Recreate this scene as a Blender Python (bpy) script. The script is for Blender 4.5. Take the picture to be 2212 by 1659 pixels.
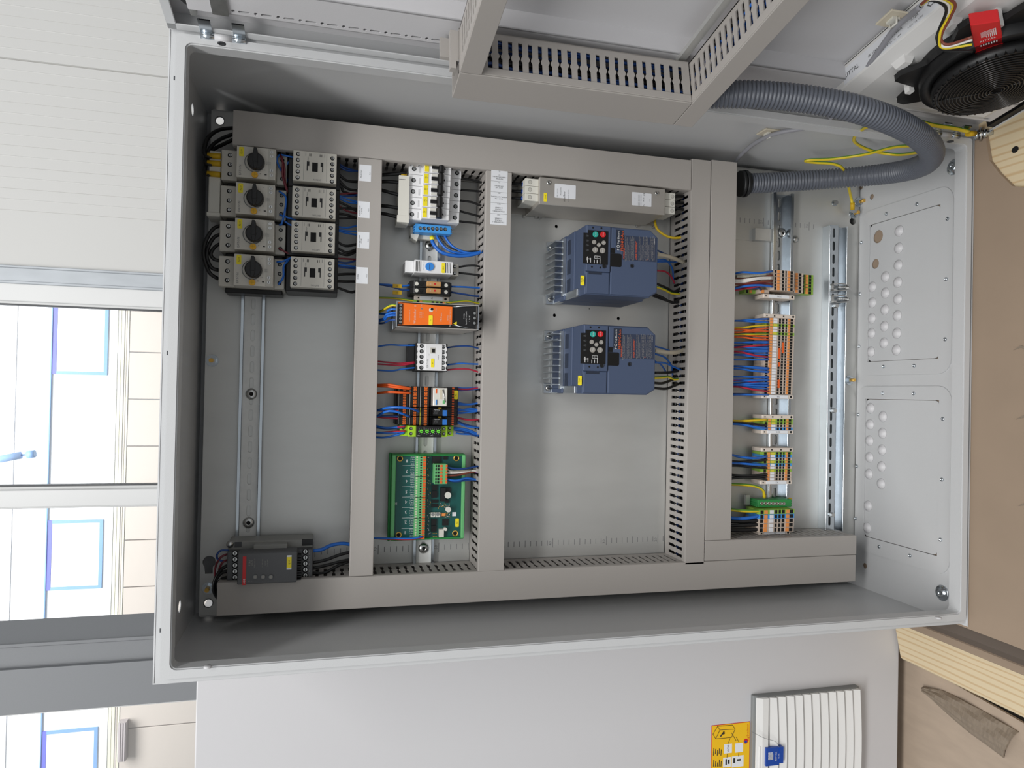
import bpy, math, random
from mathutils import Vector, Matrix, geometry
random.seed(7)
for _o in list(bpy.data.objects): bpy.data.objects.remove(_o)
SC = bpy.context.scene
COL = SC.collection
R = math.radians

# ------------------------------------------------------------------ camera
CAM = Vector((0.35908, -0.93190, 1.00692))
R0 = Vector((0.0203, -0.2493, -0.9682)); R1 = Vector((-0.9997, 0.0052, -0.0223)); R2 = Vector((0.0106, 0.9684, -0.2491))
F = 1545.0; CX, CY = 1106.0, 829.5
cd = bpy.data.cameras.new('camera'); cam = bpy.data.objects.new('camera', cd); COL.objects.link(cam)
cd.sensor_fit = 'HORIZONTAL'; cd.sensor_width = 36.0; cd.lens = 36.0 * F / 2212.0
cd.clip_start = 0.02; cd.clip_end = 200
mw = Matrix.Identity(4)
for i in range(3): mw[i][0] = R0[i]; mw[i][1] = -R1[i]; mw[i][2] = -R2[i]; mw[i][3] = CAM[i]
q = mw.to_quaternion(); cam.location = CAM; cam.rotation_mode = 'QUATERNION'; cam.rotation_quaternion = q
SC.camera = cam

# ------------------------------------------------------------------ light
SC.view_settings.view_transform = 'Standard'; SC.view_settings.look = 'None'
SC.view_settings.gamma = 1.0; SC.view_settings.exposure = 0.0; SC.view_settings.use_curve_mapping = False
wd = bpy.data.worlds.new('hall_light'); SC.world = wd; wd.use_nodes = True
bg = wd.node_tree.nodes['Background']; bg.inputs[0].default_value = (0.93, 0.97, 1.0, 1); bg.inputs[1].default_value = 0.42
def area(name, loc, aim, sx, sy, power, col=(1, 1, 1)):
    l = bpy.data.lights.new(name, 'AREA'); l.shape = 'RECTANGLE'; l.size = sx; l.size_y = sy; l.energy = power; l.color = col
    o = bpy.data.objects.new(name, l); COL.objects.link(o); o.location = loc
    o.rotation_euler = (Vector(aim) - Vector(loc)).to_track_quat('-Z', 'Y').to_euler(); return o
area('hall_roof_lamp', (-0.1, -2.35, 3.75), (0.3, 0.1, 0.75), 5.0, 0.5, 165, (1.0, 0.99, 0.975))
area('hall_roof_lamp', (-0.6, -6.0, 4.2), (0.3, 0.3, 0.5), 5.0, 2.0, 40, (0.97, 0.99, 1.0))
area('outdoor_daylight', (0, 5.0, 8.0), (0, 9, 2.5), 9, 3, 1300, (0.97, 0.99, 1.0))

# ------------------------------------------------------------------ materials
def lin(c):
    c = c / 255.0
    return c / 12.92 if c <= 0.04045 else ((c + 0.055) / 1.055) ** 2.4
MATS = {}
def mat(name, rgb, rough=0.5, metal=0.0, noise=0.0, nscale=30.0, bump=0.0, stretch=None, emit=0.0, spec=0.5, rvar=0.0, rgb2=None):
    m = bpy.data.materials.new(name); m.use_nodes = True; nt = m.node_tree; b = nt.nodes['Principled BSDF']
    c = (lin(rgb[0]), lin(rgb[1]), lin(rgb[2]), 1)
    b.inputs['Base Color'].default_value = c; b.inputs['Roughness'].default_value = rough; b.inputs['Metallic'].default_value = metal
    b.inputs['Specular IOR Level'].default_value = spec
    if emit: b.inputs['Emission Color'].default_value = c; b.inputs['Emission Strength'].default_value = emit
    if noise or bump or rvar:
        tc = nt.nodes.new('ShaderNodeTexCoord'); mp = nt.nodes.new('ShaderNodeMapping'); n = nt.nodes.new('ShaderNodeTexNoise')
        nt.links.new(tc.outputs['Object'], mp.inputs[0]); nt.links.new(mp.outputs[0], n.inputs['Vector'])
        n.inputs['Scale'].default_value = nscale; n.inputs['Detail'].default_value = 4
        if stretch: mp.inputs['Scale'].default_value = stretch
        if noise or rgb2:
            r = nt.nodes.new('ShaderNodeValToRGB'); e = r.color_ramp.elements
            k = 1 - noise; e[0].position = 0.32; e[1].position = 0.68
            e[0].color = (c[0] * k, c[1] * k, c[2] * k, 1) if not rgb2 else (lin(rgb2[0]), lin(rgb2[1]), lin(rgb2[2]), 1); e[1].color = c
            nt.links.new(n.outputs[0], r.inputs[0]); nt.links.new(r.outputs[0], b.inputs['Base Color'])
        if rvar:
            mr = nt.nodes.new('ShaderNodeMapRange'); mr.inputs['To Min'].default_value = rough - rvar; mr.inputs['To Max'].default_value = rough + rvar
            nt.links.new(n.outputs[0], mr.inputs[0]); nt.links.new(mr.outputs[0], b.inputs['Roughness'])
        if bump:
            bp = nt.nodes.new('ShaderNodeBump'); bp.inputs['Strength'].default_value = bump; bp.inputs['Distance'].default_value = 0.002
            nt.links.new(n.outputs[0], bp.inputs['Height']); nt.links.new(bp.outputs[0], b.inputs['Normal'])
    MATS[name] = m; return m
mat('paint', (197, 198, 199), 0.34, noise=0.02, nscale=900, bump=0.06)
mat('paint2', (203, 202, 204), 0.42, noise=0.02, nscale=900, bump=0.05)
mat('galv', (206, 206, 203), 0.42, 0.62, noise=0.06, nscale=26, rvar=0.05, bump=0.012, stretch=(1, 1, 0.35))
mat('railweb', (224, 224, 221), 0.5, 0.15, noise=0.06, nscale=90)
mat('zinc', (205, 212, 218), 0.20, 1.0, noise=0.06, nscale=60)
mat('zincrough', (190, 190, 188), 0.42, 1.0, noise=0.12, nscale=140, bump=0.05)
mat('steel', (196, 196, 194), 0.25, 1.0)
mat('alu', (196, 191, 184), 0.4, 0.6, noise=0.06, nscale=50, rvar=0.05, stretch=(1, 1, 0.2))
mat('alufin', (200, 205, 210), 0.35, 1.0)
mat('duct', (168, 163, 158), 0.46, noise=0.02, nscale=400)
mat('ductin', (120, 117, 112), 0.6)
mat('lgrey', (190, 187, 178), 0.5, noise=0.02, nscale=300)
mat('lgrey2', (205, 201, 191), 0.5)
mat('ssgrey', (86, 87, 89), 0.5)
mat('ssrear', (146, 146, 142), 0.5)
mat('white', (228, 228, 229), 0.42)
mat('offwhite', (216, 214, 205), 0.48)
mat('label', (226, 228, 232), 0.55)
mat('black', (18, 18, 19), 0.45)
mat('blackgloss', (14, 13, 13), 0.25)
mat('hole', (8, 8, 9), 0.8)
mat('ink', (40, 38, 38), 0.7)
mat('inkgrey', (120, 120, 122), 0.7)
mat('inkwhite', (220, 220, 220), 0.6)
mat('dkgrey', (70, 72, 75), 0.5)
mat('mgrey', (128, 130, 130), 0.5)
mat('yellow', (243, 224, 40), 0.5)
mat('mustard', (205, 165, 20), 0.5)
mat('orange', (240, 112, 24), 0.45)
mat('lever', (232, 148, 78), 0.45)
mat('dial', (228, 170, 30), 0.45)
mat('red', (205, 32, 36), 0.4)
mat('green', (46, 140, 72), 0.45)
mat('green2', (104, 180, 116), 0.45)
mat('pegreen', (140, 180, 70), 0.45)
mat('peyellow', (212, 200, 70), 0.45)
mat('lime', (160, 205, 40), 0.45)
mat('limeg', (110, 225, 60), 0.4)
mat('pcb', (18, 84, 80), 0.35, noise=0.08, nscale=120)
mat('gold', (225, 180, 90), 0.35, 0.6)
mat('drive', (68, 81, 107), 0.52, noise=0.03, nscale=500)
mat('drivedk', (34, 42, 58), 0.55)
mat('drivewin', (46, 55, 76), 0.5)
mat('teal', (38, 160, 145), 0.4)
mat('keygrey', (150, 146, 140), 0.45)
mat('blueplastic', (52, 132, 214), 0.45)
mat('nblock', (66, 150, 220), 0.45)
mat('tblk', (196, 180, 166), 0.5)
mat('tblk2', (214, 202, 190), 0.5)
mat('fuse', (200, 152, 98), 0.4)
mat('hose', (94, 98, 107), 0.34, noise=0.03, nscale=200)
mat('gland', (22, 24, 26), 0.5)
mat('w_blue', (34, 104, 196), 0.36)
mat('w_dblue', (28, 66, 130), 0.4)
mat('w_black', (20, 20, 21), 0.42)
mat('w_red', (176, 36, 62), 0.4)
mat('w_dred', (110, 34, 44), 0.4)
mat('w_orange', (226, 94, 34), 0.4)
mat('w_white', (226, 222, 216), 0.45)
mat('w_brown', (124, 62, 46), 0.45)
mat('w_grey', (150, 150, 156), 0.45)
mat('w_cream', (205, 196, 176), 0.5)
mat('w_violet', (120, 70, 160), 0.45)
mat('w_yellow', (226, 190, 30), 0.42)
mat('braid', (190, 186, 172), 0.5, 0.4, noise=0.35, nscale=900)
def striped(name, a, b, axis, freq=180.0):
    m = mat(name, a, 0.42); nt = m.node_tree; bs = nt.nodes['Principled BSDF']
    g = nt.nodes.new('ShaderNodeNewGeometry'); s = nt.nodes.new('ShaderNodeSeparateXYZ'); nt.links.new(g.outputs['Normal'], s.inputs[0])
    cmpn = nt.nodes.new('ShaderNodeMath'); cmpn.operation = 'GREATER_THAN'; cmpn.inputs[1].default_value = 0.1; nt.links.new(s.outputs[axis], cmpn.inputs[0])
    mx = nt.nodes.new('ShaderNodeMix'); mx.data_type = 'RGBA'; nt.links.new(cmpn.outputs[0], mx.inputs['Factor'])
    mx.inputs['A'].default_value = (lin(a[0]), lin(a[1]), lin(a[2]), 1); mx.inputs['B'].default_value = (lin(b[0]), lin(b[1]), lin(b[2]), 1)
    nt.links.new(mx.outputs['Result'], bs.inputs['Base Color'])
striped('w_gy', (222, 196, 40), (96, 150, 50), 0)
mat('cardboard', (155, 136, 117), 0.85, noise=0.05, nscale=9, bump=0.2, stretch=(1.4, 1, 1))
mat('cardboard2', (180, 162, 144), 0.85, noise=0.10, nscale=14, bump=0.35, stretch=(4, 1, 1))
mat('cardfold', (142, 128, 112), 0.8, noise=0.15, nscale=40, bump=0.5, stretch=(1, 6, 1))
mat('darkwood', (104, 92, 82), 0.8, noise=0.3, nscale=12, stretch=(1, 0.1, 1))
mat('concrete', (120, 116, 112), 0.8, noise=0.15, nscale=20)
mat('panelwhite', (217, 216, 213), 0.5, noise=0.01, nscale=3)
mat('framewhite', (232, 232, 231), 0.4)
mat('extrusion', (186, 191, 196), 0.5, 0.25, noise=0.12, nscale=25, stretch=(1, 1, 0.3), bump=0.04)
mat('column', (130, 132, 135), 0.55, noise=0.03, nscale=300)
mat('facade', (236, 238, 240), 0.6)
mat('cladding', (190, 181, 172), 0.6)
mat('gutter', (216, 214, 192), 0.5)
mat('bluebar', (120, 158, 205), 0.5)
mat('bluebar2', (100, 104, 196), 0.5)
mat('vent', (176, 168, 168), 0.6)
mat('stickeryellow', (240, 190, 24), 0.5)
mat('logoblue', (24, 70, 160), 0.4)
mat('filterwhite', (222, 221, 219), 0.45)
def wood(name, a, b):
    m = mat(name, a, 0.65); nt = m.node_tree; bs = nt.nodes['Principled BSDF']
    tc = nt.nodes.new('ShaderNodeTexCoord'); mp = nt.nodes.new('ShaderNodeMapping'); nt.links.new(tc.outputs['Object'], mp.inputs[0])
    mp.inputs['Scale'].default_value = (1, 0.12, 1); w = nt.nodes.new('ShaderNodeTexWave'); w.bands_direction = 'X'
    w.inputs['Scale'].default_value = 24; w.inputs['Distortion'].default_value = 6; w.inputs['Detail'].default_value = 2; w.inputs['Detail Scale'].default_value = 0.8
    nt.links.new(mp.outputs[0], w.inputs['Vector']); r = nt.nodes.new('ShaderNodeValToRGB'); e = r.color_ramp.elements
    e[0].color = (lin(b[0]), lin(b[1]), lin(b[2]), 1); e[1].color = (lin(a[0]), lin(a[1]), lin(a[2]), 1); e[0].position = 0.0; e[1].position = 0.30
    nt.links.new(w.outputs[0], r.inputs[0]); nt.links.new(r.outputs[0], bs.inputs['Base Color'])
wood('pine', (218, 200, 166), (203, 176, 136))
gm = bpy.data.materials.new('glass'); gm.use_nodes = True; MATS['glass'] = gm
_nt = gm.node_tree; _b = _nt.nodes['Principled BSDF']; _tr = _nt.nodes.new('ShaderNodeBsdfTransparent'); _mx = _nt.nodes.new('ShaderNodeMixShader')
_b.inputs['Roughness'].default_value = 0.02; _b.inputs['Base Color'].default_value = (0.9, 0.95, 1, 1); _mx.inputs[0].default_value = 0.06
_nt.links.new(_tr.outputs[0], _mx.inputs[1]); _nt.links.new(_b.outputs[0], _mx.inputs[2]); _nt.links.new(_mx.outputs[0], _nt.nodes['Material Output'].inputs[0])

# ------------------------------------------------------------------ survey: pixel of the photograph -> point on a known real plane
PY = 0.26                                     # front of the mounting plate
def ray(px, py):
    a, b = (px - CX) / F, (py - CY) / F
    return R0 * a + R1 * b + R2
def onY(px, py, Y):
    d = ray(px, py); return CAM + d * ((Y - CAM.y) / d.y)
def onZ(px, py, Z):
    d = ray(px, py); return CAM + d * ((Z - CAM.z) / d.z)
def onX(px, py, X):
    d = ray(px, py); return CAM + d * ((X - CAM.x) / d.x)
def P(px, py, d):                             # plate millimetres (x, z) at d mm in front of the plate
    v = onY(px, py, PY - d / 1000.0); return v.x * 1000, v.z * 1000
TH = R(10.4); X0 = 0.79
DU = Vector((math.sin(TH), -math.cos(TH), 0)); DN = Vector((-math.cos(TH), -math.sin(TH), 0))
def onD(px, py, w):                           # door millimetres (u, z) at w mm inside the open door
    o = Vector((X0, 0, 0)) + DN * (w / 1000.0); d = ray(px, py); v = CAM + d * (DN.dot(o - CAM) / DN.dot(d))
    return (v - o).dot(DU) * 1000, v.z * 1000

# ------------------------------------------------------------------ mesh builder; every point is (x, d, z) in mm: right, towards the viewer, up
TXT = {}
def text_geo(s):
    if s not in TXT:
        c = bpy.data.curves.new('t', 'FONT'); c.body = s; c.size = 1.0; c.resolution_u = 1
        o = bpy.data.objects.new('t', c); me = o.to_mesh()
        vs = [tuple(v.co) for v in me.vertices]; fs = [tuple(p.vertices) for p in me.polygons]
        w = max([v[0] for v in vs] or [0]); o.to_mesh_clear()
        bpy.data.objects.remove(o); bpy.data.curves.remove(c)
        TXT[s] = (vs, fs, w)
    return TXT[s]
class MB:
    def __init__(s, ox=0, oz=0, od=0):
        s.v = []; s.f = []; s.mi = []; s.sm = []; s.mats = []; s.ox = ox; s.oz = oz; s.od = od
    def mid(s, m):
        if m not in s.mats: s.mats.append(m)
        return s.mats.index(m)
    def V(s, x, d, z):
        s.v.append(((x - s.ox) * .001, -(d - s.od) * .001, (z - s.oz) * .001)); return len(s.v) - 1
    def Fc(s, ids, m, smooth=False):
        s.f.append(ids); s.mi.append(s.mid(m)); s.sm.append(smooth)
    def box(s, x0, x1, d0, d1, z0, z1, m):
        if x0 > x1: x0, x1 = x1, x0
        if d0 > d1: d0, d1 = d1, d0
        if z0 > z1: z0, z1 = z1, z0
        a = [s.V(x, d, z) for d in (d0, d1) for x, z in ((x0, z0), (x1, z0), (x1, z1), (x0, z1))]
        for q in ((3, 2, 1, 0), (4, 5, 6, 7), (0, 1, 5, 4), (1, 2, 6, 5), (2, 3, 7, 6), (3, 0, 4, 7)): s.Fc([a[i] for i in q], m)
        return s
    def hexa(s, lo, hi, m):                   # lo, hi: four points each
        a = [s.V(*p) for p in list(lo) + list(hi)]
        for q in ((3, 2, 1, 0), (4, 5, 6, 7), (0, 1, 5, 4), (1, 2, 6, 5), (2, 3, 7, 6), (3, 0, 4, 7)): s.Fc([a[i] for i in q], m)
        return s
    def loft(s, loops, m, smooth=False, closed=True, caps=True):
        ids = [[s.V(*p) for p in L] for L in loops]; n = len(ids[0])
        for A, B in zip(ids, ids[1:]):
            for i in range(n if closed else n - 1): s.Fc([A[i], A[(i + 1) % n], B[(i + 1) % n], B[i]], m, smooth)
        if caps and closed: s.Fc(ids[0][::-1], m); s.Fc(ids[-1], m)
        return s
    def prism(s, poly, a0, a1, m, axis='d'):
        mp = {'d': lambda u, v, a: (u, a, v), 'x': lambda u, v, a: (a, u, v), 'z': lambda u, v, a: (u, v, a)}[axis]
        return s.loft([[mp(u, v, a0) for u, v in poly], [mp(u, v, a1) for u, v in poly]], m)
    def cyl(s, x, z, d0, d1, r, m, n=14, r2=None, smooth=True):
        r2 = r if r2 is None else r2
        c = [(math.cos(2 * math.pi * i / n), math.sin(2 * math.pi * i / n)) for i in range(n)]
        return s.loft([[(x + r * a, d0, z + r * b) for a, b in c], [(x + r2 * a, d1, z + r2 * b) for a, b in c]], m, smooth)
    def rev(s, x, z, prof, m, n=16, smooth=True):  # prof: (r, d)
        c = [(math.cos(2 * math.pi * i / n), math.sin(2 * math.pi * i / n)) for i in range(n)]
        return s.loft([[(x + r * a, d, z + r * b) for a, b in c] for r, d in prof], m, smooth)
    def ring(s, x, z, d0, d1, r0, r1, m, n=20):
        c = [(math.cos(2 * math.pi * i / n), math.sin(2 * math.pi * i / n)) for i in range(n)]
        return s.loft([[(x + r * a, d, z + r * b) for a, b in c] for r, d in ((r0, d0), (r0, d1), (r1, d1), (r1, d0), (r0, d0))], m, True, caps=False)
    def disc(s, x, z, d, r, m, n=12):
        s.Fc([s.V(x + r * math.cos(2 * math.pi * i / n), d, z + r * math.sin(2 * math.pi * i / n)) for i in range(n)], m); return s
    def quad(s, x0, x1, z0, z1, d, m):
        s.Fc([s.V(x0, d, z0), s.V(x1, d, z0), s.V(x1, d, z1), s.V(x0, d, z1)], m); return s
    def rod(s, p, q_, r, m, n=8, r2=None): return s.tube([p, q_], r, m, n, radii=[r, r if r2 is None else r2])
    def tube(s, pts, r, m, n=6, radii=None, caps=True):
        P_ = [Vector(p) for p in pts]; loops = []; up = None
        for i, p in enumerate(P_):
            t = (P_[min(i + 1, len(P_) - 1)] - P_[max(i - 1, 0)])
            t = t.normalized() if t.length > 1e-9 else Vector((1, 0, 0))
            if up is None: up = t.orthogonal().normalized()
            up = (up - t * up.dot(t)); up = up.normalized() if up.length > 1e-6 else t.orthogonal().normalized()
            b = t.cross(up); rr = radii[i] if radii else r
            loops.append([tuple(p + (up * math.cos(2 * math.pi * k / n) + b * math.sin(2 * math.pi * k / n)) * rr) for k in range(n)])
        return s.loft(loops, m, True, caps=caps)
    def sheet(s, outer, holes, a0, a1, m, axis='d'):
        mp = {'d': lambda u, v, a: (u, a, v), 'x': lambda u, v, a: (a, u, v), 'z': lambda u, v, a: (u, v, a)}[axis]
        vs = []; ed = []
        for L in [outer] + list(holes):
            b = len(vs); n = len(L); vs += [Vector(p) for p in L]; ed += [(b + i, b + (i + 1) % n) for i in range(n)]
        r = geometry.delaunay_2d_cdt(vs, ed, [], 1, 1e-5)
        V2 = r[0]; lid = []; F2 = []
        for k, L in enumerate([outer] + list(holes)): lid += [k] * len(L)
        own = [lid[w[0]] if w else -1 for w in r[3]]
        def pin(c, L):
            q_ = False; n = len(L)
            for i in range(n):
                (xa, ya), (xb, yb) = L[i], L[(i + 1) % n]
                if (ya > c[1]) != (yb > c[1]) and c[0] < (xb - xa) * (c[1] - ya) / (yb - ya) + xa: q_ = not q_
            return q_
        for t in r[2]:
            k = own[t[0]]
            if k == own[t[1]] == own[t[2]] and k >= 0:
                c = (V2[t[0]] + V2[t[1]] + V2[t[2]]) / 3
                if k == 0:
                    if not pin(c, outer): continue
                elif pin(c, holes[k - 1]): continue
            F2.append(t)
        A = [s.V(*mp(p[0], p[1], a0)) for p in V2]; B = [s.V(*mp(p[0], p[1], a1)) for p in V2]
        for t in F2: s.Fc([A[i] for i in t][::-1], m); s.Fc([B[i] for i in t], m)
        for L in [outer] + list(holes):
            n = len(L); a = [s.V(*mp(p[0], p[1], a0)) for p in L]; b = [s.V(*mp(p[0], p[1], a1)) for p in L]
            for i in range(n): s.Fc([a[i], a[(i + 1) % n], b[(i + 1) % n], b[i]], m)
        return s
    def text(s, t, x, z, d, size, m, rot=0, al='c'):
        vs, fs, w = text_geo(t); ca, sa = math.cos(R(rot)), math.sin(R(rot)); off = {'c': w / 2, 'l': 0, 'r': w}[al]
        ids = []
        for vx, vy, _ in vs:
            u, v = (vx - off) * size, (vy - 0.35) * size
            ids.append(s.V(x + u * ca - v * sa, d, z + u * sa + v * ca))
        for f in fs: s.Fc([ids[i] for i in f], m)
        return s
    def build(s, name, parent=None, bevel=0, seg=1, loc=None, rz=0, **tags):
        me = bpy.data.meshes.new(name); me.from_pydata(s.v, [], s.f)
        for m in s.mats: me.materials.append(MATS[m])
        me.polygons.foreach_set('material_index', s.mi); me.polygons.foreach_set('use_smooth', s.sm); me.update()
        o = bpy.data.objects.new(name, me); COL.objects.link(o)
        if parent: o.parent = parent
        if loc is not None: o.location = loc
        if rz: o.rotation_euler = (0, 0, rz)
        if bevel:
            b = o.modifiers.new('edge', 'BEVEL'); b.width = bevel * .001; b.segments = seg; b.limit_method = 'ANGLE'; b.angle_limit = R(40)
        for k, v in tags.items(): o[k] = v
        return o
def circ(x, y, r, n=12, ry=None): return [(x + r * math.cos(2 * math.pi * i / n), y + (ry or r) * math.sin(2 * math.pi * i / n)) for i in range(n)]
def rrect(x0, x1, y0, y1, r, k=4):
    o = []
    for cx, cy, a in ((x1 - r, y1 - r, 0), (x0 + r, y1 - r, 90), (x0 + r, y0 + r, 180), (x1 - r, y0 + r, 270)):
        o += [(cx + r * math.cos(R(a + 90 * i / k)), cy + r * math.sin(R(a + 90 * i / k))) for i in range(k + 1)]
    return o
def rect(x0, x1, y0, y1): return [(x0, y0), (x1, y0), (x1, y1), (x0, y1)]
def slot(x, y, l, w, vert=False, n=5):
    r = w / 2; o = []
    for c, a in ((l / 2 - r, -90), (-(l / 2 - r), 90)):
        o += [(c + r * math.cos(R(a + 180 * i / n)), r * math.sin(R(a + 180 * i / n))) for i in range(n + 1)]
    return [(x + (b if vert else a), y + (a if vert else b)) for a, b in o]
PLATE = Matrix.Translation((0, PY, 0))
DOORM = Matrix.Translation((X0, 0, 0)) @ Matrix.Rotation(-(math.pi / 2 - TH), 4, 'Z')
def thing(name, label, cat, ox=0, oz=0, group=None, frame=PLATE, od=0):
    o = bpy.data.objects.new(name, None); COL.objects.link(o); o.empty_display_size = 0.02
    o.matrix_world = frame @ Matrix.Translation((ox * .001, -od * .001, oz * .001))
    o['label'] = label; o['category'] = cat
    if group: o['group'] = group
    return o
def solo(mb, name, label, cat, group=None, frame=PLATE, bevel=0, kind=None):
    o = mb.build(name, bevel=bevel); o.matrix_world = frame @ Matrix.Translation((mb.ox * .001, -mb.od * .001, mb.oz * .001))
    o['label'] = label; o['category'] = cat
    if group: o['group'] = group
    if kind: o['kind'] = kind
    return o
def kids(o): return [c for c in bpy.data.objects if c.parent == o]
def dup(root, dx, dz, label=None, dd=0):
    def rec(o, par):
        c = o.copy(); COL.objects.link(c); c.parent = par
        for k in KID.get(o.name, []): rec(k, c)
        return c
    KID = {}
    for k in bpy.data.objects:
        if k.parent: KID.setdefault(k.parent.name, []).append(k)
    r = rec(root, None); r.location = root.location + Vector((dx * .001, -dd * .001, dz * .001))
    if label: r['label'] = label
    return r
def crom(pts, k=6):
    P_ = [Vector(p) for p in pts]; P_ = [P_[0] * 2 - P_[1]] + P_ + [P_[-1] * 2 - P_[-2]]; out = []
    for i in range(1, len(P_) - 2):
        a, b, c, d = P_[i - 1:i + 3]
        for j in range(k):
            t = j / k
            out.append(tuple(0.5 * ((2 * b) + (c - a) * t + (2 * a - 5 * b + 4 * c - d) * t * t + (3 * b - a - 3 * c + d) * t ** 3)))
    out.append(tuple(P_[-2])); return out
def D3(px, py, d): x, z = P(px, py, d); return (x, d, z)
def wire(col, r, pix, label, group, name='wire', cat='wire'):
    pts = [D3(*p) for p in pix]
    mb = MB(pts[0][0], pts[0][2], pts[0][1]); mb.tube(crom(pts, 5) if len(pts) > 2 else pts, r, col, 6)
    return solo(mb, name, label, cat, group)
def screw(mb, x, z, d, r, m='steel', slotm='ink', h=1.2):
    mb.rev(x, z, [(r, d), (r, d + h * .5), (r * .7, d + h), (0.01, d + h)], m, 12)
    mb.box(x - r * .55, x + r * .55, d + h, d + h + .1, z - r * .12, z + r * .12, slotm); mb.box(x - r * .12, x + r * .12, d + h, d + h + .1, z - r * .55, z + r * .55, slotm)
def hscrew(mb, x, z, d, r):                   # screw disc on a flat black disc painted for the shade of a hole
    mb.disc(x, z, d + .15, r, 'hole', 12); mb.disc(x + r * .1, z - r * .15, d + .3, r * .62, 'steel', 10); mb.box(x - r * .4, x + r * .6, d + .3, d + .42, z - r * .27, z - r * .03, 'ink')
# ================================================================== the room
Yw = 1.8
def wx(py, Y=Yw, px=175): return onY(px, py, Y).x * 1000
ID = Matrix.Identity(4)
def struct(mb, name):
    o = solo(mb, name, 'x', 'x', frame=ID); del o['label']; del o['category']; o['kind'] = 'structure'; return o
def gd(Y): return -Y * 1000
# white sandwich panels with fine vertical grooves
wb = MB(); xs = wx(583)
joint = wx(145); step = (joint - wx(369 + 95)) / 7.0
prof = [(xs, gd(Yw))]; x = joint - 7 * step
while x < 2600:
    wdt = 3.0 if abs(x - joint) < 2 or abs(x - joint - 1000) < 20 else 1.0; dp = 8 if wdt > 2 else 1.2
    if x > xs + 4: prof += [(x - wdt, gd(Yw)), (x, gd(Yw) - dp), (x + wdt, gd(Yw))]
    prof += [(x + step * .5 - 2, gd(Yw)), (x + step * .5, gd(Yw) + .8), (x + step * .5 + 2, gd(Yw))]
    x += step
prof = [p for i, p in enumerate(prof) if i == 0 or p[0] > prof[i - 1][0] + .2]
prof += [(2700, gd(Yw)), (2700, gd(Yw) - 90), (xs, gd(Yw) - 90)]
wb.prism(prof, -330, 3400, 'panelwhite', 'z'); struct(wb, 'wall_back')
w2 = MB(); w2.box(-3200, xs, gd(Yw) - 90, gd(Yw), 3000, 3400, 'panelwhite'); w2.box(-3200, wx(657), gd(Yw) - 80, gd(Yw) - 5, -330, 300, 'panelwhite'); struct(w2, 'wall_lower_back')
t1 = MB(); a, b = wx(620), wx(582)
t1.box(a, b, gd(Yw) - 60, gd(Yw) + 14, -330, 3000, 'extrusion'); t1.box(a - 1, a + 8, gd(Yw), gd(Yw) + 18, -330, 3000, 'extrusion'); t1.box(b - 10, b - 7, gd(Yw), gd(Yw) + 16, -330, 3000, 'extrusion'); t1.build('trim_1', bevel=1.5, kind='structure')
win = MB(); fx1, fx0 = wx(657), wx(618)
win.box(fx1, fx0, gd(Yw) - 60, gd(Yw) + 8, 300, 3000, 'framewhite'); win.box(fx1 - 7, fx1 + 16, gd(Yw) - 60, gd(Yw) - 10, 300, 3000, 'framewhite')
m0, m1 = wx(1093), wx(1057); win.box(m0, m1, gd(Yw) - 60, gd(Yw) + 8, 300, 3000, 'framewhite'); win.box(m0 - 8, m1 + 10, gd(Yw) - 60, gd(Yw) - 12, 300, 3000, 'framewhite')
n0 = m0 - (fx1 - m1); win.box(n0 - 60, n0, gd(Yw) - 60, gd(Yw) + 8, 300, 3000, 'framewhite')
win.box(-3200, n0 - 900, gd(Yw) - 60, gd(Yw) + 8, 300, 3000, 'framewhite')
win.box(-3200, fx1, gd(Yw) - 60, gd(Yw) + 8, 300, 350, 'framewhite'); win.box(-3200, fx1, gd(Yw) - 60, gd(Yw) + 8, 2950, 3000, 'framewhite')
wo = win.build('window_1', bevel=2, kind='structure')
gk = MB(); gk.box(fx1 - 12, fx1 - 7, gd(Yw) - 40, gd(Yw) - 12, 350, 2950, 'dkgrey'); gk.box(m1 + 10, m1 + 15, gd(Yw) - 40, gd(Yw) - 12, 350, 2950, 'dkgrey'); gk.build('window_seal', wo)
for k, (a, b) in enumerate(((m1 + 10, fx1 - 7), (n0, m0 - 8), (n0 - 900, n0 - 60))):
    g = MB(); g.box(a, b, gd(Yw) - 38, gd(Yw) - 32, 350, 2950, 'glass'); g.build('pane', wo)
# steel column, an I section in front of the window
Yc = 1.2; c = [wx(v, Yc) for v in (1358, 1392, 1437, 1532)]
co = MB(); co.box(c[3], c[2], gd(Yc) - 30, gd(Yc), -330, 3400, 'column')
co.prism([(c[2] - 30, gd(Yc) - 16), (c[2] + 4, gd(Yc) - 16), (c[1], gd(Yc) - 34), (c[1], gd(Yc) - 60), (c[2] - 30, gd(Yc) - 60)], -330, 3400, 'column', 'z')
co.prism([(c[1] - 8, gd(Yc) - 30), (c[0], gd(Yc) - 110), (c[1] - 8, gd(Yc) - 140)], -330, 3400, 'column', 'z'); struct(co, 'steel_column')  # far flange shaped with a slanted face so that it shades darker
fl = MB(); fl.box(-4000, 3000, -1800, 2600, -340, -330, 'concrete'); struct(fl, 'floor')
gr = MB(); gr.box(-9000, 9000, -9500, -1900, -400, -380, 'concrete'); struct(gr, 'yard_ground')
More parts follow.
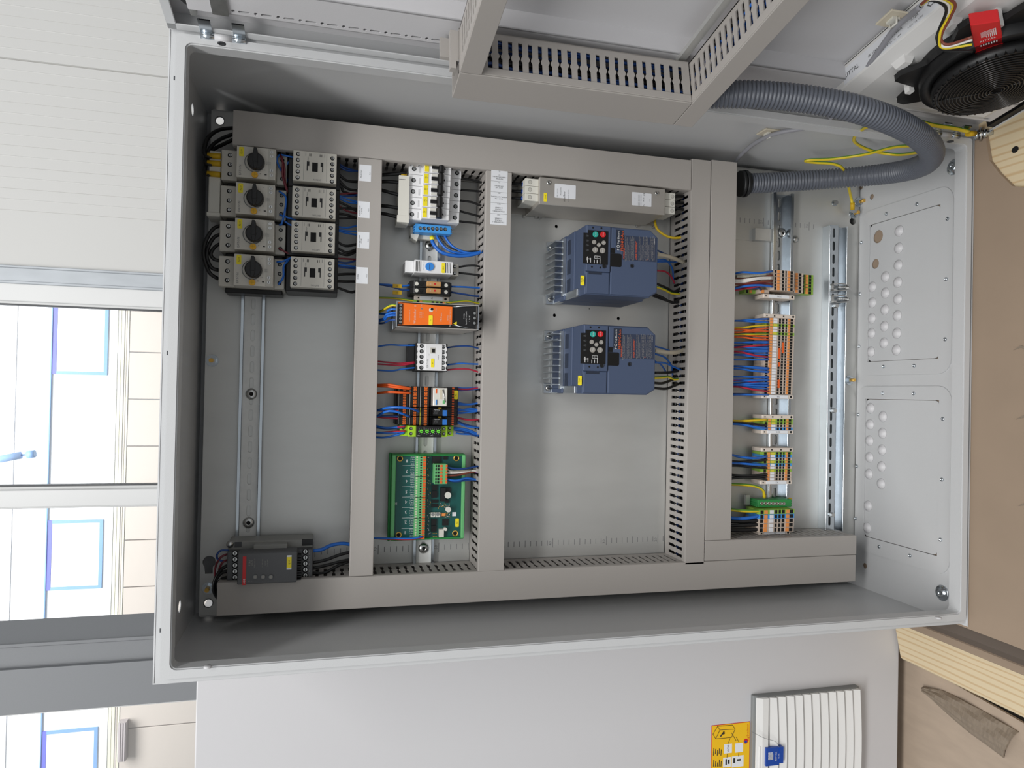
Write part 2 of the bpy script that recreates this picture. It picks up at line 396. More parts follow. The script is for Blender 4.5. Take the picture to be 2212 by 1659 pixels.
# building seen through the window
Yf = 9.0
def fz(px, py=1000): return onY(px, py, Yf).z * 1000
def fxx(py, px=110): return onY(px, py, Yf).x * 1000
bl = thing('building', 'bright white hall with blue framed windows and cream cladding outside', 'building', 0, 0, frame=ID)
u = MB(); u.box(-8000, 6000, gd(Yf) - 100, gd(Yf), fz(247), 7500, 'facade'); u.box(-8000, 6000, gd(Yf), gd(Yf) + 12, fz(27) - 12, fz(27), 'label'); u.build('upper_wall', bl)
u = MB(); u.box(-8000, 6000, gd(Yf), gd(Yf) + 25, fz(107), fz(104.5), 'bluebar'); u.build('ledge', bl)
u = MB()
for a, b, m in ((250, 256, 'gutter'), (257, 263, 'gutter'), (265, 268, 'mustard'), (269, 273, 'gutter')): u.box(-8000, 6000, gd(Yf), gd(Yf) + 25, fz(b), fz(a), m if m != 'mustard' else 'cladding')
u.build('gutter', bl)
for py in range(-700, 2600, 104):
    u = MB(); u.box(fxx(py + 102.4), fxx(py), gd(Yf) - 60, gd(Yf) + 20, -380, fz(274), 'cladding'); u.build('cladding_panel', bl, bevel=6)
for y0, y1 in ((480, 808), (1124, 1275), (1578, 1900)):
    xa, xb = fxx(y1), fxx(y0); za, zb = fz(227), fz(108); t = 40
    f = MB(); f.box(xa, xb, gd(Yf), gd(Yf) + 16, zb - 45, zb + 10, 'bluebar2'); f.box(xa, xb, gd(Yf), gd(Yf) + 16, za, za + t, 'bluebar'); f.box(xa, xa + t, gd(Yf), gd(Yf) + 16, za + t, zb - 45, 'bluebar'); f.box(xb - t, xb, gd(Yf), gd(Yf) + 16, za + t, zb - 45, 'bluebar')
    fo = f.build('window_frame', bl); g = MB(); g.box(xa + t, xb - t, gd(Yf), gd(Yf) + 12, za + t, zb - 45, 'facade'); g.build('pane', fo)  # pane coloured white in place of bright sky reflected in glass
u = MB(); u.box(fxx(1650), fxx(1565), gd(Yf) + 20, gd(Yf) + 130, fz(293), fz(276), 'vent')
for k in range(3): u.box(fxx(1650), fxx(1565), gd(Yf) + 130, gd(Yf) + 140, fz(291 - 5 * k), fz(289 - 5 * k), 'vent')
u.build('vent', bl)
u = MB(); p, q2, r2, s2 = [Vector((v.x * 1000, -8500, v.z * 1000)) for v in (onY(0, 992, 8.5), onY(46, 983, 8.5), onY(58, 982, 8.5), onY(76, 980, 8.5))]
u.tube([tuple(p + (p - q2) * 3), tuple(p), tuple(q2)], 44, 'bluebar'); u.tube([tuple(q2), tuple(r2)], 12, 'bluebar'); u.tube([tuple(r2), tuple(s2)], 46, 'bluebar')
e = p + (p - q2) * 3; u.box(e.x - 40, e.x + 40, -8990, -8450, e.z - 40, e.z + 40, 'bluebar')
u.build('lamp_arm', bl)

# ================================================================== pallet, cardboard, floor bits
def zx(px, py, z): v = onZ(px, py, z / 1000.0); return v.x * 1000, -v.y * 1000
cb = MB(); edge = [(-9, -340), (-9, 70), (-12, 160), (20, 420), (640, 420), (672, 110), (690, 62), (716, 40), (742, 22), (786, 14), (798, 6), (798, -340)]
cb.sheet(edge, [], -9, -3, 'cardboard', 'z'); co_ = solo(cb, 'cardboard_sheet', 'flat brown cardboard sheet under the open cabinet', 'cardboard', frame=ID, bevel=1)
for px, py, l in ((2195, 752, 40), (2200, 902, 45), (2205, 1090, 40)):
    x, d = zx(px, py, -3); t = MB(); 
    t.sheet([(x - 3, d - 4), (x + 4, d + l * .2), (x - 1, d + l * .5), (x + 5, d + l), (x + 1, d + l), (x - 5, d + l * .5), (x, d + l * .2)], [], -3.2, -2.2, 'cardfold', 'z'); t.build('tear', co_)
def beam(name, label, x0, x1, d0, d1, z0, z1, m, cat='wood'):
    b = MB((x0 + x1) / 2, z0); b.box(x0, x1, d0, d1, z0, z1, m); return solo(b, name, label, cat, frame=ID, bevel=2)
beam('pallet_board', 'pale pine board with a knot beyond the torn cardboard edge', 640, 1150, -420, 420, -26, -10, 'pine')
kn = MB(); x, d = zx(2193, 323, -10); kn.sheet(circ(x, d, 5, 10, 6), [], -10, -9.6, 'hole', 'z'); kn.build('knot', bpy.data.objects['pallet_board'], loc=(-.895, 0, .026))
beam('pallet_board', 'dull grey pallet board left of the cardboard sheet', -86, 640, -420, 420, -160, -130, 'darkwood')
beam('pallet_bearer', 'dark grey bearer under the cardboard edge', -30, 636, -400, 420, -128, -14, 'darkwood')
beam('pallet_batten', 'narrow brown batten beside the pale beam', -98, -82, -420, 420, -172, -128, 'cardboard')
bm_ = MB(-150, -260); z = -190
bm_.hexa([(-98, -345, z - 62), (-200, -345, z - 82), (-206, 420, z - 82), (-104, 420, z - 62)], [(-98, -345, z + 22), (-194, -345, z), (-200, 420, z), (-104, 420, z + 22)], 'pine')
solo(bm_, 'pine_beam', 'long pale pine beam running back beside the open cabinet', 'wood', frame=ID, bevel=3)
beam('pine_post', 'upright pine post at the end of the pale beam', -330, -250, 60, 160, -328, -200, 'pine')
c2 = MB(); z = -235
c2.sheet([(-560, 420), (-560, -100), (-560, -640), (-180, -640), (-200, -345), (-215, -250), (-225, -120), (-240, 60), (-262, 120), (-268, 420)], [], z - 6, z, 'cardboard2', 'z'); solo(c2, 'cardboard_sheet', 'large pale cardboard sheet below the closed cabinet', 'cardboard', frame=ID, bevel=1)
c3 = MB(-250, -235); L = []; up_ = [(1992, 1483), (2030, 1492), (2075, 1512), (2120, 1538), (2160, 1560), (2194, 1582)]; lo_ = [(1996, 1498), (2018, 1520), (2052, 1551), (2092, 1585), (2130, 1612), (2164, 1638)]
for k in range(21):
    t = k / 20 * 5; i = min(4, int(t)); f = t - i; A = [up_[i][j] + (up_[i + 1][j] - up_[i][j]) * f for j in (0, 1)]; B = [lo_[i][j] + (lo_[i + 1][j] - lo_[i][j]) * f for j in (0, 1)]
    row = []; n = 11
    for j in range(n):
        w = j / (n - 1); x, d = zx(A[0] + (B[0] - A[0]) * w, A[1] + (B[1] - A[1]) * w, -226); row.append((x, d, -230 + 9 * math.sin(math.pi * w) + (1.5 if j % 2 else 0) + 2.5 * math.sin(k * .9 + j) * (1 - w)))
    L.append(row + [(p[0], p[1], p[2] - 2.5) for p in row[::-1]])
c3.loft(L, 'cardfold'); solo(c3, 'cardboard_strip', 'bent grey brown cardboard strip lying beside the beam', 'cardboard', frame=ID)
c4 = MB(-340, -235); c4.hexa([(-390, 60, -236), (-330, 60, -236), (-330, 200, -236), (-400, 200, -236)], [(-385, 66, -214), (-338, 64, -222), (-330, 200, -206), (-398, 200, -212)], 'pine'); solo(c4, 'wood_offcut', 'small pale wood offcut lying on the lower cardboard', 'wood', frame=ID, bevel=4)
c5 = MB(-400, -235); c5.sheet([(-420, 30), (-395, 22), (-372, 45), (-350, 40), (-345, 90), (-400, 120), (-440, 90)], [], -229, -226, 'cardboard', 'z'); solo(c5, 'cardboard_scrap', 'torn cardboard scrap next to the wood offcut', 'cardboard', frame=ID)

# ================================================================== the open cabinet
cab = thing('electrical_cabinet', 'open pale grey control cabinet with its door swung wide on the right', 'cabinet', frame=ID)
def hp(px, py, Y): v = onY(px, py, Y); return v.x * 1000, v.z * 1000
XL, XR, ZB, ZT, DB = -5, 796, -1, 1204, -302
p = MB(); p.box(XL - 1.5, XL, DB, -22, ZB, ZT, 'paint'); p.build('left_side', cab)
p = MB(); p.box(XR, XR + 1.5, DB, -22, ZB, ZT, 'paint'); p.build('right_side', cab)
th = []
for px, py in ((416, 237), (388, 1310)): v = onZ(px, py, ZT / 1000); th.append((v.x * 1000, -v.y * 1000))
p = MB(); p.sheet(rect(XL - 1.5, XR + 1.5, DB, -22), [circ(x, d, 8.5, 16) for x, d in th], ZT, ZT + 1.5, 'paint', 'z'); p.build('top_panel', cab)
bh = [hp(475, 261, .302), hp(450, 1303, .302)]
p = MB(); p.sheet(rect(XL, XR, ZB, ZT), [circ(x, z, 6.2, 16) for x, z in bh], DB - 1.5, DB, 'paint', 'd'); p.build('back_panel', cab)
bt = [(zx(*q_, 0), r) for q_, r in (((1883, 425), 5.5), ((1860, 404), 5.5), ((1868, 1222), 5.5))]
G1 = (430, 694, -231, -66); G2 = (95, 359, -235, -63)
p = MB(); p.sheet(rect(XL, XR, DB, -4), [rect(*G1), rect(*G2)] + [circ(x, d, r, 12) for (x, d), r in bt], -1.5, 0, 'paint', 'z'); p.build('bottom_panel', cab)
for g, rr in ((G1, (404, 722, -256, -40)), (G2, (66, 383, -258, -38))):
    p = MB(); p.sheet(rrect(*rr, 26, 5), [rect(*g)], 0, 2.2, 'paint', 'z'); p.build('gland_frame', cab, bevel=1.6, seg=2)
sc1 = [(1981, 441), (1915, 462), (2047, 473), (2044, 603), (2042, 733), (1975, 790), (1909, 792), (1861, 524), (1858, 635), (1856, 748)]
sc2 = [(1907, 849.5), (1974, 850), (2037, 905), (2035, 1036), (2032, 1166), (1966, 1200), (1899.5, 1181), (1854, 895.5), (1851, 1007), (1848.5, 1120)]
for q_ in sc1 + sc2:
    x, d = zx(*q_, 2.2); s = MB(x, 0, d)
    s.loft([[(x + r * math.cos(k * .785), d + r * math.sin(k * .785), z) for k in range(8)] for r, z in ((3.4, 2.2), (3.4, 3.4), (2.2, 4.6), (1.2, 4.6), (1.1, 3.2))], 'zinc', True); s.build('screw', cab, loc=(x * .001, -d * .001, 0))
ko1 = [(1885, 620), (1885, 654), (1884, 688), (1883, 720), (1882, 760), (1913, 598), (1913, 633), (1912, 669), (1911, 705), (1910, 741), (1943, 499), (1942, 536), (1941, 573), (1940, 610), (1940, 646), (1939, 682), (1938, 720), (1937, 756)]
ko2 = [(1881, 882), (1880, 917), (1879, 952), (1879, 988), (1878, 1024), (1876, 1093), (1874, 1140), (1908, 900), (1907, 936), (1906, 972), (1905, 1008), (1904, 1045)]
KM = None
for g, ko, hl in ((G1, ko1, [((1897, 511), 12.5), ((1891, 570), 9.5)]), (G2, ko2, [])):
    holes = [circ(*zx(*q_, 0), r, 16) for q_, r in hl]
    p = MB(); p.sheet(rrect(g[0] + .8, g[1] - .8, g[2] + .8, g[3] - .8, 9, 4), holes, -1.5, .4, 'paint', 'z'); gp = p.build('gland_plate', cab)
    p = MB()
    for cx_ in (g[0], g[1]):
        for cd_ in (g[2], g[3]): p.box(cx_ - 3, cx_ + 3, cd_ - 3, cd_ + 3, -2.6, -1.6, 'hole')
    p.build('corner_gap_shade', cab, kind='stuff')  # black blocks painted in for the shade in the corner gaps
    for q_ in ko:
        x, d = zx(*q_, 0)
        if KM is None:
            k = MB(); n = 16
            k.loft([[(r * math.cos(6.2832 * i / n), r * math.sin(6.2832 * i / n), z) for i in range(n)] for r, z in ((10.2, .4), (10.0, 1.6), (8.6, 2.0), (7.6, 3.4), (5.2, 5.4), (2.6, 6.3), (.1, 6.5))], 'paint2', True)
            o = k.build('knockout', gp); KM = o.data
        else:
            o = bpy.data.objects.new('knockout', KM); COL.objects.link(o); o.parent = gp
        o.location = (x * .001, -d * .001, 0)
for px, py in ((2058, 361), (2033, 1281)):
    x, d = zx(px, py, 3); s = MB(x, 0, d); n = 18
    s.loft([[(x + r * math.cos(6.2832 * i / n), d + r * math.sin(6.2832 * i / n), z) for i in range(n)] for r, z in ((13, 0), (13, 2), (12, 2.6), (7.5, 2.8), (7, 5.5), (3.5, 6), (3.2, 4))], 'zinc', True); s.build('foot_bolt', cab, loc=(x * .001, -d * .001, 0))
p = MB(); p.sheet(rect(0, 790, 0, 1200), [rrect(9, 781, 9, 1191, 5)], -9, -6.5, 'paint', 'd')
for q_ in ((0, 1.5, 0, 1200), (788.5, 790, 0, 1200), (0, 790, 0, 1.5), (0, 790, 1198.5, 1200)): p.box(q_[0], q_[1], -26, -6.5, q_[2], q_[3], 'paint')
p.build('rim_outer', cab, bevel=1.4, seg=2)
p = MB(); p.sheet(rrect(7, 783, 7, 1193, 5), [rrect(17, 773, 17, 1183, 8)], -4, 0, 'paint', 'd'); p.build('rim', cab, bevel=1.8, seg=2)
p = MB(); o1, o2 = rrect(17, 773, 17, 1183, 8), rrect(18.5, 771.5, 18.5, 1181.5, 7); p.sheet(o1, [o2], -22, -2, 'paint', 'd'); ri = p.build('rim_return', cab)
for px, py, m in ((479, 93, 'hole'), (2053, 305, 'hole')):
    v = onX(px, py, .7715); s = MB(0, v.z * 1000, -v.y * 1000); n = 12
    s.loft([[(771.4 - h, -v.y * 1000 + r * math.cos(6.2832 * i / n), v.z * 1000 + r * math.sin(6.2832 * i / n)) for i in range(n)] for r, h in ((5, 0), (5, 1), (3, 1.2), (2.6, .4))], 'dkgrey', True); s.build('stud', cab, loc=(0, v.y, v.z))
for px, py in ((449, 1442), (2027, 1336)):
    v = onX(px, py, .0185); s = MB(0, v.z * 1000, -v.y * 1000); s.loft([[(18.6 + h, -v.y * 1000 + r * math.cos(.5236 * i), v.z * 1000 + r * math.sin(.5236 * i)) for i in range(12)] for r, h in ((5, 0), (4.5, 2), (1, 2.4))], 'paint2', True); s.build('stud', cab, loc=(0, v.y, v.z))
for px, py in ((374, 155), (355, 760), (345, 1370)):
    v = onZ(px, py, 1.193); s = MB(); x = v.x * 1000; s.box(x - 2.5, x + 2.5, -7, -6.2, 1191, 1196, 'dkgrey'); s.build('rim_hole', cab)

# mounting plate
mp_ = thing('mounting_plate', 'galvanised steel mounting plate filling the back of the open cabinet', 'panel', 0, 0)
hl = [(P(*q_, 0), r) for q_, r in (((475, 261), 7.5), ((450, 1303), 7.5), ((1202, 489), 3), ((1198, 681), 3), ((1336, 688), 3), ((1273, 667), 1), ((1842, 478), 7))]
x, z = P(452, 1214, 0); key = circ(x, z, 9.5, 14)
x2, z2 = P(453, 1230, 0); key = [(x + 9.5 * math.cos(t), z + 9.5 * math.sin(t)) for t in [R(-60 + 300 * i / 14) for i in range(15)]] + [(x - 5, z - 8), (x - 16, z - 6), (x - 16, z + 5), (x - 4, z + 5)]
key = [(x + 9.5 * math.cos(R(a)), z + 9.5 * math.sin(R(a))) for a in range(-145, 146, 20)] + [(x - 18, z + 5.4), (x - 18, z - 5.4)]
p = MB(); p.sheet(rect(2, 788, 4, 1190), [circ(a, b, r, 14) for (a, b), r in hl] + [key], -2.5, 0, 'galv', 'd'); p.build('plate', mp_)
p = MB(); p.box(2, 788, -18, 0, 1190, 1192, 'galv'); p.box(2, 788, -18, 0, 2, 4, 'galv'); p.box(1, 2.5, -18, 0, 4, 1190, 'galv'); p.box(787.5, 789, -18, 0, 4, 1190, 'galv'); p.build('edge_fold', mp_)
p = MB()
x0, z0 = P(948, 1177, 0); 
for k in range(-30, 60):
    z = z0 - 10 * k
    if 30 < z < 1150:
        l = 16 if k % 10 == 0 else (12 if k % 5 == 0 else 9)
        if l == 16: p.text(str((60 - k) % 100 // 10 * 10), x0 - 4, z + 5, .2, 7.5, 'inkgrey', 0)
        xx = x0 - 4 + (z0 - z) * .004; p.quad(xx - l / 2, xx + l / 2, z - .5, z + .5, .15, 'inkgrey')
x0, z0 = P(1505, 467, 0)
for k in range(0, 26):
    z = z0 - 10 * k; l = 16 if k % 10 == 4 else 9
    p.quad(x0 - l / 2, x0 + l / 2, z - .5, z + .5, .15, 'inkgrey')
    if k % 10 == 4: p.text('30' if k < 10 else '20', x0, z + 5, .2, 7.5, 'inkgrey', 0)
p.build('ruler_print', mp_, kind='stuff')
for px, py in ((459, 779), (450, 1270), (1834, 821), (1843, 462), (1855, 437)):
    x, z = P(px, py, 0); s = MB(); s.cyl(x, z, 0, 1.5, 9.5, 'zinc', 16); s.cyl(x, z, 1.5, 8, 6.5, 'zinc', 6, smooth=False); s.cyl(x, z, 8, 15, 3.4, 'gold', 10); s.build('nut', mp_)
s = MB(); x, z = P(1650, 510, 0); s.box(x - 11, x + 11, 0, 12, z - 22, z + 26, 'galv'); s.box(x - 11, x + 11, 0, 1.5, z + 20, z + 70, 'galv'); s.build('bracket', mp_)
s = MB(); x, z = P(1717, 517, 0); s.rev(x, z, [(7, 0), (7, 2), (4, 5), (.1, 5.2)], 'steel', 14); s.build('screw', mp_)

# the swung out door
M_DOOR = Matrix(DOORM)
dm = MB(); dm.box(-3, 790, -22, -20, -18, 1203, 'paint2')
for a in ((-3, -1.5, -22, 2, -18, 1203), (788, 790, -22, 2, -18, 1203), (-3, 790, -22, 2, 1201.5, 1203), (-3, 790, -22, 2, -18, -16.5)): dm.box(*a, 'paint')
for a in ((-3, 8, 0, 2, -18, 1203), (-3, 790, 0, 2, 1192, 1203), (-3, 790, 0, 2, -18, -7)): dm.box(*a, 'paint')
do = dm.build('door', cab, bevel=1); do.matrix_local = M_DOOR
do['label'] = 'wide open door leaf seen from its inner side'
g = MB(); g.sheet(rrect(26, 764, 4, 1186, 24), [rrect(58, 742, 26, 1164, 20)], -20, -8, 'black', 'd'); g.box(24, 764, -20, 0, -13, 4, 'black'); g.build('gasket', do)
fr = MB(); hs = []
z = 1148
while z > 30:
    hs.append(slot(51, z - 12, 13, 3.2, True)); hs.append(circ(51, z, 2.3, 8)); z -= 25
fr.sheet(rect(44, 92, 22, 1165), hs, 4, 6, 'paint2', 'd'); fr.box(44, 45.5, -20, 6, 22, 1165, 'paint2'); fr.box(90, 92, -20, 6, 22, 1165, 'paint2'); fr.build('stiffener_rail', do)
fr = MB(); fr.box(30, 60, -20, 4, 1165, 1172, 'zincrough'); fr.sheet(rect(46, 92, 1146, 1172), [], 6, 8, 'paint2', 'd'); fr.box(44, 72, 6, 9, 1128, 1146, 'zincrough'); fr.build('corner_bracket', do)
fr = MB(); fr.box(92, 780, -20, 4, 20, 50, 'paint2'); fr.build('cross_rail', do)
for zc in (1140, 60):
    h = MB(); h.tube([(-2, 6, zc - 26), (-2, 6, zc - 10)], 4.5, 'zinc', 10); h.tube([(-2, 6, zc + 10), (-2, 6, zc + 26)], 4.5, 'zinc', 10); h.tube([(-2, 6, zc - 10), (-2, 6, zc + 10)], 4.5, 'paint2', 10); h.box(-2, 24, 2, 4, zc - 26, zc - 12, 'zinc'); h.box(-2, 24, 2, 4, zc + 12, zc + 26, 'zinc'); h.build('hinge', do)
s = MB(); a = onD(628, 2, -18); s.box(a[0] - 20, a[0] + 8, -20, -19.2, a[1] - 28, a[1] + 22, 'label'); s.build('sticker', do)

# ================================================================== the closed cabinet beside it
Yn = 0.35
nb = thing('electrical_cabinet', 'closed white cabinet beside the open one with a louvred vent', 'cabinet', 0, 0, frame=Matrix.Translation((0, Yn, 0)))
n = MB(); n.box(-640, -20, -320, -16, -190, 1205, 'paint2'); n.build('body', nb)
n = MB(); n.box(-642, -18, -16, 0, -192, 1207, 'paint2'); n.build('door', nb, bevel=2, seg=2)
def N(px, py, d): v = onY(px, py, Yn - d / 1000); return v.x * 1000, v.z * 1000
vt = thing('vent_filter', 'white louvred vent cover with a blue tab on the closed cabinet', 'vent', N(1740, 1600, 0)[0], N(1740, 1600, 0)[1], frame=Matrix.Translation((0, Yn, 0)))
vo = (vt.location.x * 1000, vt.location.z * 1000)
xt = N(1740, 1493, 10)[0]; z1, z0 = N(1627, 1560, 10)[1], N(1853, 1560, 10)[1]
n = MB(*vo); n.prism([(0, z1), (0, z0), (12, z0), (16, z0 + 12), (16, z1 - 18), (8, z1)], xt - 255, xt, 'mgrey', 'x'); n.build('cover', vt, bevel=1)  # backing coloured grey to paint the shade between the white slats
n = MB(*vo); n.prism([(15, z1 - 2), (15, z1 - 28), (23, z1 - 27), (22, z1 - 14), (17, z1 - 3)], xt - 254, xt - 1, 'filterwhite', 'x'); n.build('header', vt, bevel=2, seg=2)
nn = 11; zt = z1 - 28; hgt = (zt - z0 - 3) / nn
for k in range(nn):
    n = MB(*vo); za = zt - k * hgt; pts = []
    for i in range(9):
        t = i / 8; xx = xt - 2 - 251 * t; bow = 5.5 * math.sin(math.pi * t)
        pts.append([(xx, 12, za - bow), (xx, 18.5, za - bow), (xx, 24, za - hgt * .80 - bow), (xx, 22, za - hgt * .87 - bow), (xx, 12, za - hgt * .87 - bow)])
    n.loft(pts, 'filterwhite'); n.build('slat', vt)
n = MB(*vo); a, b = N(1653, 1631, 24), N(1689, 1631, 24); xa, xb = N(1670, 1652, 24)[0], N(1670, 1613, 24)[0]
n.box(xa, xb, 20, 27, b[1] + 8, a[1], 'logoblue'); n.box(xa + 4, xb, 18, 29, b[1], b[1] + 8, 'logoblue')
for k in range(5): n.box(xa + 12 + 2.6 * k, xa + 13.2 + 2.6 * k, 27, 27.3, a[1] - 16, a[1] - 5 - 2 * (k % 2), 'inkwhite'); n.box(xa + 12, xb - 9, 27, 27.3, a[1] - 6 - 2.2 * k, a[1] - 5 - 2.2 * k, 'inkwhite')
n.text('RITTAL', (xa + xb) / 2, a[1] - 22, 27.3, 5.5, 'inkwhite', 0); n.text('FILTER', (xa + xb) / 2, a[1] - 29, 27.3, 3.5, 'inkwhite', 0); n.build('tab', vt)
n = MB(*vo); n.box(xa - 8, xb + 2, 19, 21, a[1] - 10, a[1] + 12, 'filterwhite'); n.build('latch', vt, bevel=1)
st = MB(); a = N(1537, 1600, 1); b = N(1620, 1600, 1); xa, xb = N(1580, 1563, 1)[0], N(1580, 1720, 1)[0]
st.box(xb, xa, 0, .6, b[1], a[1], 'red'); st.box(xb + 1, xa - 1, .6, .8, b[1] + 1, a[1] - 1, 'stickeryellow')
d = .9
def sq(px0, py0, px1, py1, m, dd=0): 
    p0, p1 = N(px0, py0, d), N(px1, py1, d); st.quad(min(p0[0], p1[0]), max(p0[0], p1[0]), min(p0[1], p1[1]), max(p0[1], p1[1]), d + dd, m)
for q_ in ((1564, 1608, 1581, 1626), (1588, 1606, 1605, 1624), (1562, 1637, 1579, 1656), (1581, 1634, 1606, 1655)): sq(*q_, 'label')
for q_ in ((1567, 1640, 1570, 1652), (1572, 1641, 1576, 1650), (1584, 1638, 1588, 1648), (1592, 1640, 1600, 1643)): sq(*q_, 'ink', .1)
def ln(px0, py0, px1, py1, m='ink', r=.5):
    p0, p1 = N(px0, py0, d), N(px1, py1, d); st.tube([(p0[0], d, p0[1]), (p1[0], d, p1[1])], r, m, 4)
for q_ in ((1540, 1586, 1546, 1596), (1546, 1596, 1555, 1577), (1555, 1577, 1588, 1575), (1588, 1575, 1580, 1593), (1580, 1593, 1546, 1596), (1555, 1577, 1550, 1569), (1550, 1569, 1540, 1586), (1550, 1569, 1582, 1566), (1582, 1566, 1588, 1575), (1580, 1583, 1590, 1600), (1573, 1606, 1577, 1595), (1596, 1603, 1590, 1592), (1570, 1637, 1571, 1628), (1595, 1634, 1596, 1626)): ln(*q_)
for q_ in ((1556, 1591, 1564, 1580), (1565, 1583, 1562, 1586)): ln(*q_, r=1.4)
for k in range(5): ln(1541 + 4 * k, 1632 - 3 * (k % 2), 1542 + 4 * k, 1616 + 2 * k % 5, r=.8); ln(1541 + 4 * k, 1656, 1542 + 4 * k, 1641 + 3 * (k % 3), r=.8)
x, z = N(1615, 1582, d); st.text('Big Dutchman', x, z, d + .2, 6, 'red', 2); x, z = N(1573, 1617, d); st.text('MC99', x, z, d + .3, 6, 'ink', 2)
x, z = N(1611, 1601, d); st.disc(x, z, d + .1, 5, 'red'); st.disc(x - 1, z, d + .2, 3, 'logoblue')
st.build('yellow_sticker', nb, label='yellow instruction sticker with black drawings')
w_ = MB(*vo); pts = [N(1623, 1580, 26), N(1650, 1594, 27), N(1675, 1602, 27), N(1684, 1615, 28)]
w_.tube(crom([(a, 27, b) for a, b in pts], 5), .5, 'inkgrey', 4); w_.build('thread', vt)
# ================================================================== wiring ducts
def dslot(c, h=80):                           # slot of a duct wall: two windows joined by a narrow neck, (along, d)
    a, b = 16, 40; e = 44; f = h - 13
    return [(c - 2.6, a), (c + 2.6, a), (c + 2.6, b - 4), (c + 1, b), (c + 1, e - 2), (c + 2.6, e + 1), (c + 2.6, f), (c - 2.6, f), (c - 2.6, e + 1), (c - 1, e - 2), (c - 1, b), (c - 2.6, b - 4)]
def duct(label, axis, a0, a1, c0, c1, h=80, group=None, frame=PLATE, base=0, pitch=12.5, sl=None):
    """axis 'x' or 'z': the run a0..a1 lies along it, c0..c1 is the width"""
    ox, oz = ((a0 + a1) / 2, (c0 + c1) / 2) if axis == 'x' else ((c0 + c1) / 2, (a0 + a1) / 2)
    t = thing('wiring_duct', label, 'duct', ox, oz, group, frame)
    n = int((a1 - a0 - 8) / pitch); st = (a1 - a0 - (n - 1) * pitch) / 2
    hs = [(sl or dslot)(a0 + st + k * pitch, h) for k in range(n)]
    def bx(mb, A0, A1, d0, d1, C0, C1, m='duct'): mb.box(*((A0, A1, d0, d1, C0, C1) if axis == 'x' else (C0, C1, d0, d1, A0, A1)), m)
    m = MB(ox, oz); bx(m, a0, a1, base + .3, base + 2, c0 + 1, c1 - 1); m.build('base', t)
    for c in (c0 + 1, c1 - 2.6):
        m = MB(ox, oz); out = rect(a0, a1, .3, h - 2)
        if axis == 'x': m.sheet(out, hs, c, c + 1.6, 'duct', 'z') if False else m_sheet(m, out, hs, c, c + 1.6, 'x', base)
        else: m_sheet(m, out, hs, c, c + 1.6, 'z', base)
        m.build('side_wall', t)
    m = MB(ox, oz); bx(m, a0, a1, base + h - 2, base + h, c0, c1); bx(m, a0, a1, base + h - 12, base + h - 2, c0 - .4, c0 + 1); bx(m, a0, a1, base + h - 12, base + h - 2, c1 - 1, c1 + .4)
    m.build('cover', t, bevel=1.2, seg=2)
    m = MB(ox, oz); rr = random.Random(int(a0 * 7 + c0))
    for k in range(14):
        c = c0 + 6 + (c1 - c0 - 12) * rr.random(); d = base + 6 + (h - 24) * rr.random(); L = []
        for j in range(9):
            al = a0 + 6 + (a1 - a0 - 12) * j / 8; cc = c + rr.uniform(-2, 2); dd = d + rr.uniform(-3, 3); L.append((al, dd, cc) if axis == 'x' else (cc, dd, al))
        m.tube(L, 2.2, rr.choice(('w_black', 'w_black', 'w_dblue')), 5)
    m.build('slot_dark_wires', t, kind='stuff'); return t  # unseen wires added inside so the slots turn dark
def m_sheet(m, out, hs, c0, c1, axis, base):
    """wall sheet given in (along, d)"""
    t = MB(); t.sheet(out, hs, c0, c1, 'duct', 'd')       # verts come back as (along, c, d)
    for v in t.v:
        al, c, d = v[0] * 1000, -v[1] * 1000, v[2] * 1000 + base
        m.V(*((al, d, c) if axis == 'x' else (c, d, al)))
    for f in t.f: m.Fc(f, 'duct')
dR = duct('grey slotted duct running up the right edge of the mounting plate', 'z', 410, 1150, 712, 763)
dL = duct('grey slotted duct running up the left edge of the mounting plate', 'z', 65, 1156, 25, 73)
d1 = duct('topmost horizontal grey duct with four separate white stickers', 'x', 74, 711, 934, 969)
d2 = duct('second horizontal grey duct from the top with a tall white label strip', 'x', 73, 711, 728, 770)
d3 = duct('third horizontal grey duct, below the two blue drives', 'x', 69, 766, 373, 409)
d4 = duct('lowest horizontal grey duct, above the bottom rail of terminals', 'x', 109, 768, 322, 371)
ds = duct('short upright grey duct at the bottom left beside the long one', 'z', 64, 372, 74, 108.5)
def sticker(t, px, dx, dz, lines, w=.25):
    pass
for px, py, ls in ((789, 374, ('MELDUNG', '', 'F210')), (786, 453, ('ALARMLICHT', '1.STUFE', 'F211')), (785, 519, ('VENTILATOREN', '1.STUFE', 'F212')), (782, 595, ('PUMPE', '', 'F213'))):
    x, z = P(px, py, 80); m = MB(d1.location.x * 1000, d1.location.z * 1000)
    m.box(x - 12.5, x + 12.5, 80, 80.25, z - 8.8, z + 8.8, 'label'); m.text(ls[0], x - 2, z + 6, 80.4, 2.6, 'ink'); m.text(ls[1], x - 2, z + 3, 80.4, 2.4, 'ink'); m.text(ls[2], x, z - 7, 80.4, 2.4, 'ink'); m.build('sticker', d1, label='small white sticker with dark print')
m = MB(d2.location.x * 1000, d2.location.z * 1000)
tl, br = P(1061, 367, 80), P(1094, 487, 80); xa, xb = br[0], tl[0]; zc = (P(1078, 420, 80)[1]); h2 = 13.5
m.box(xa, xb, 80, 80.25, zc - h2, zc + h2, 'label'); n = 5; st = (xb - xa) / 5
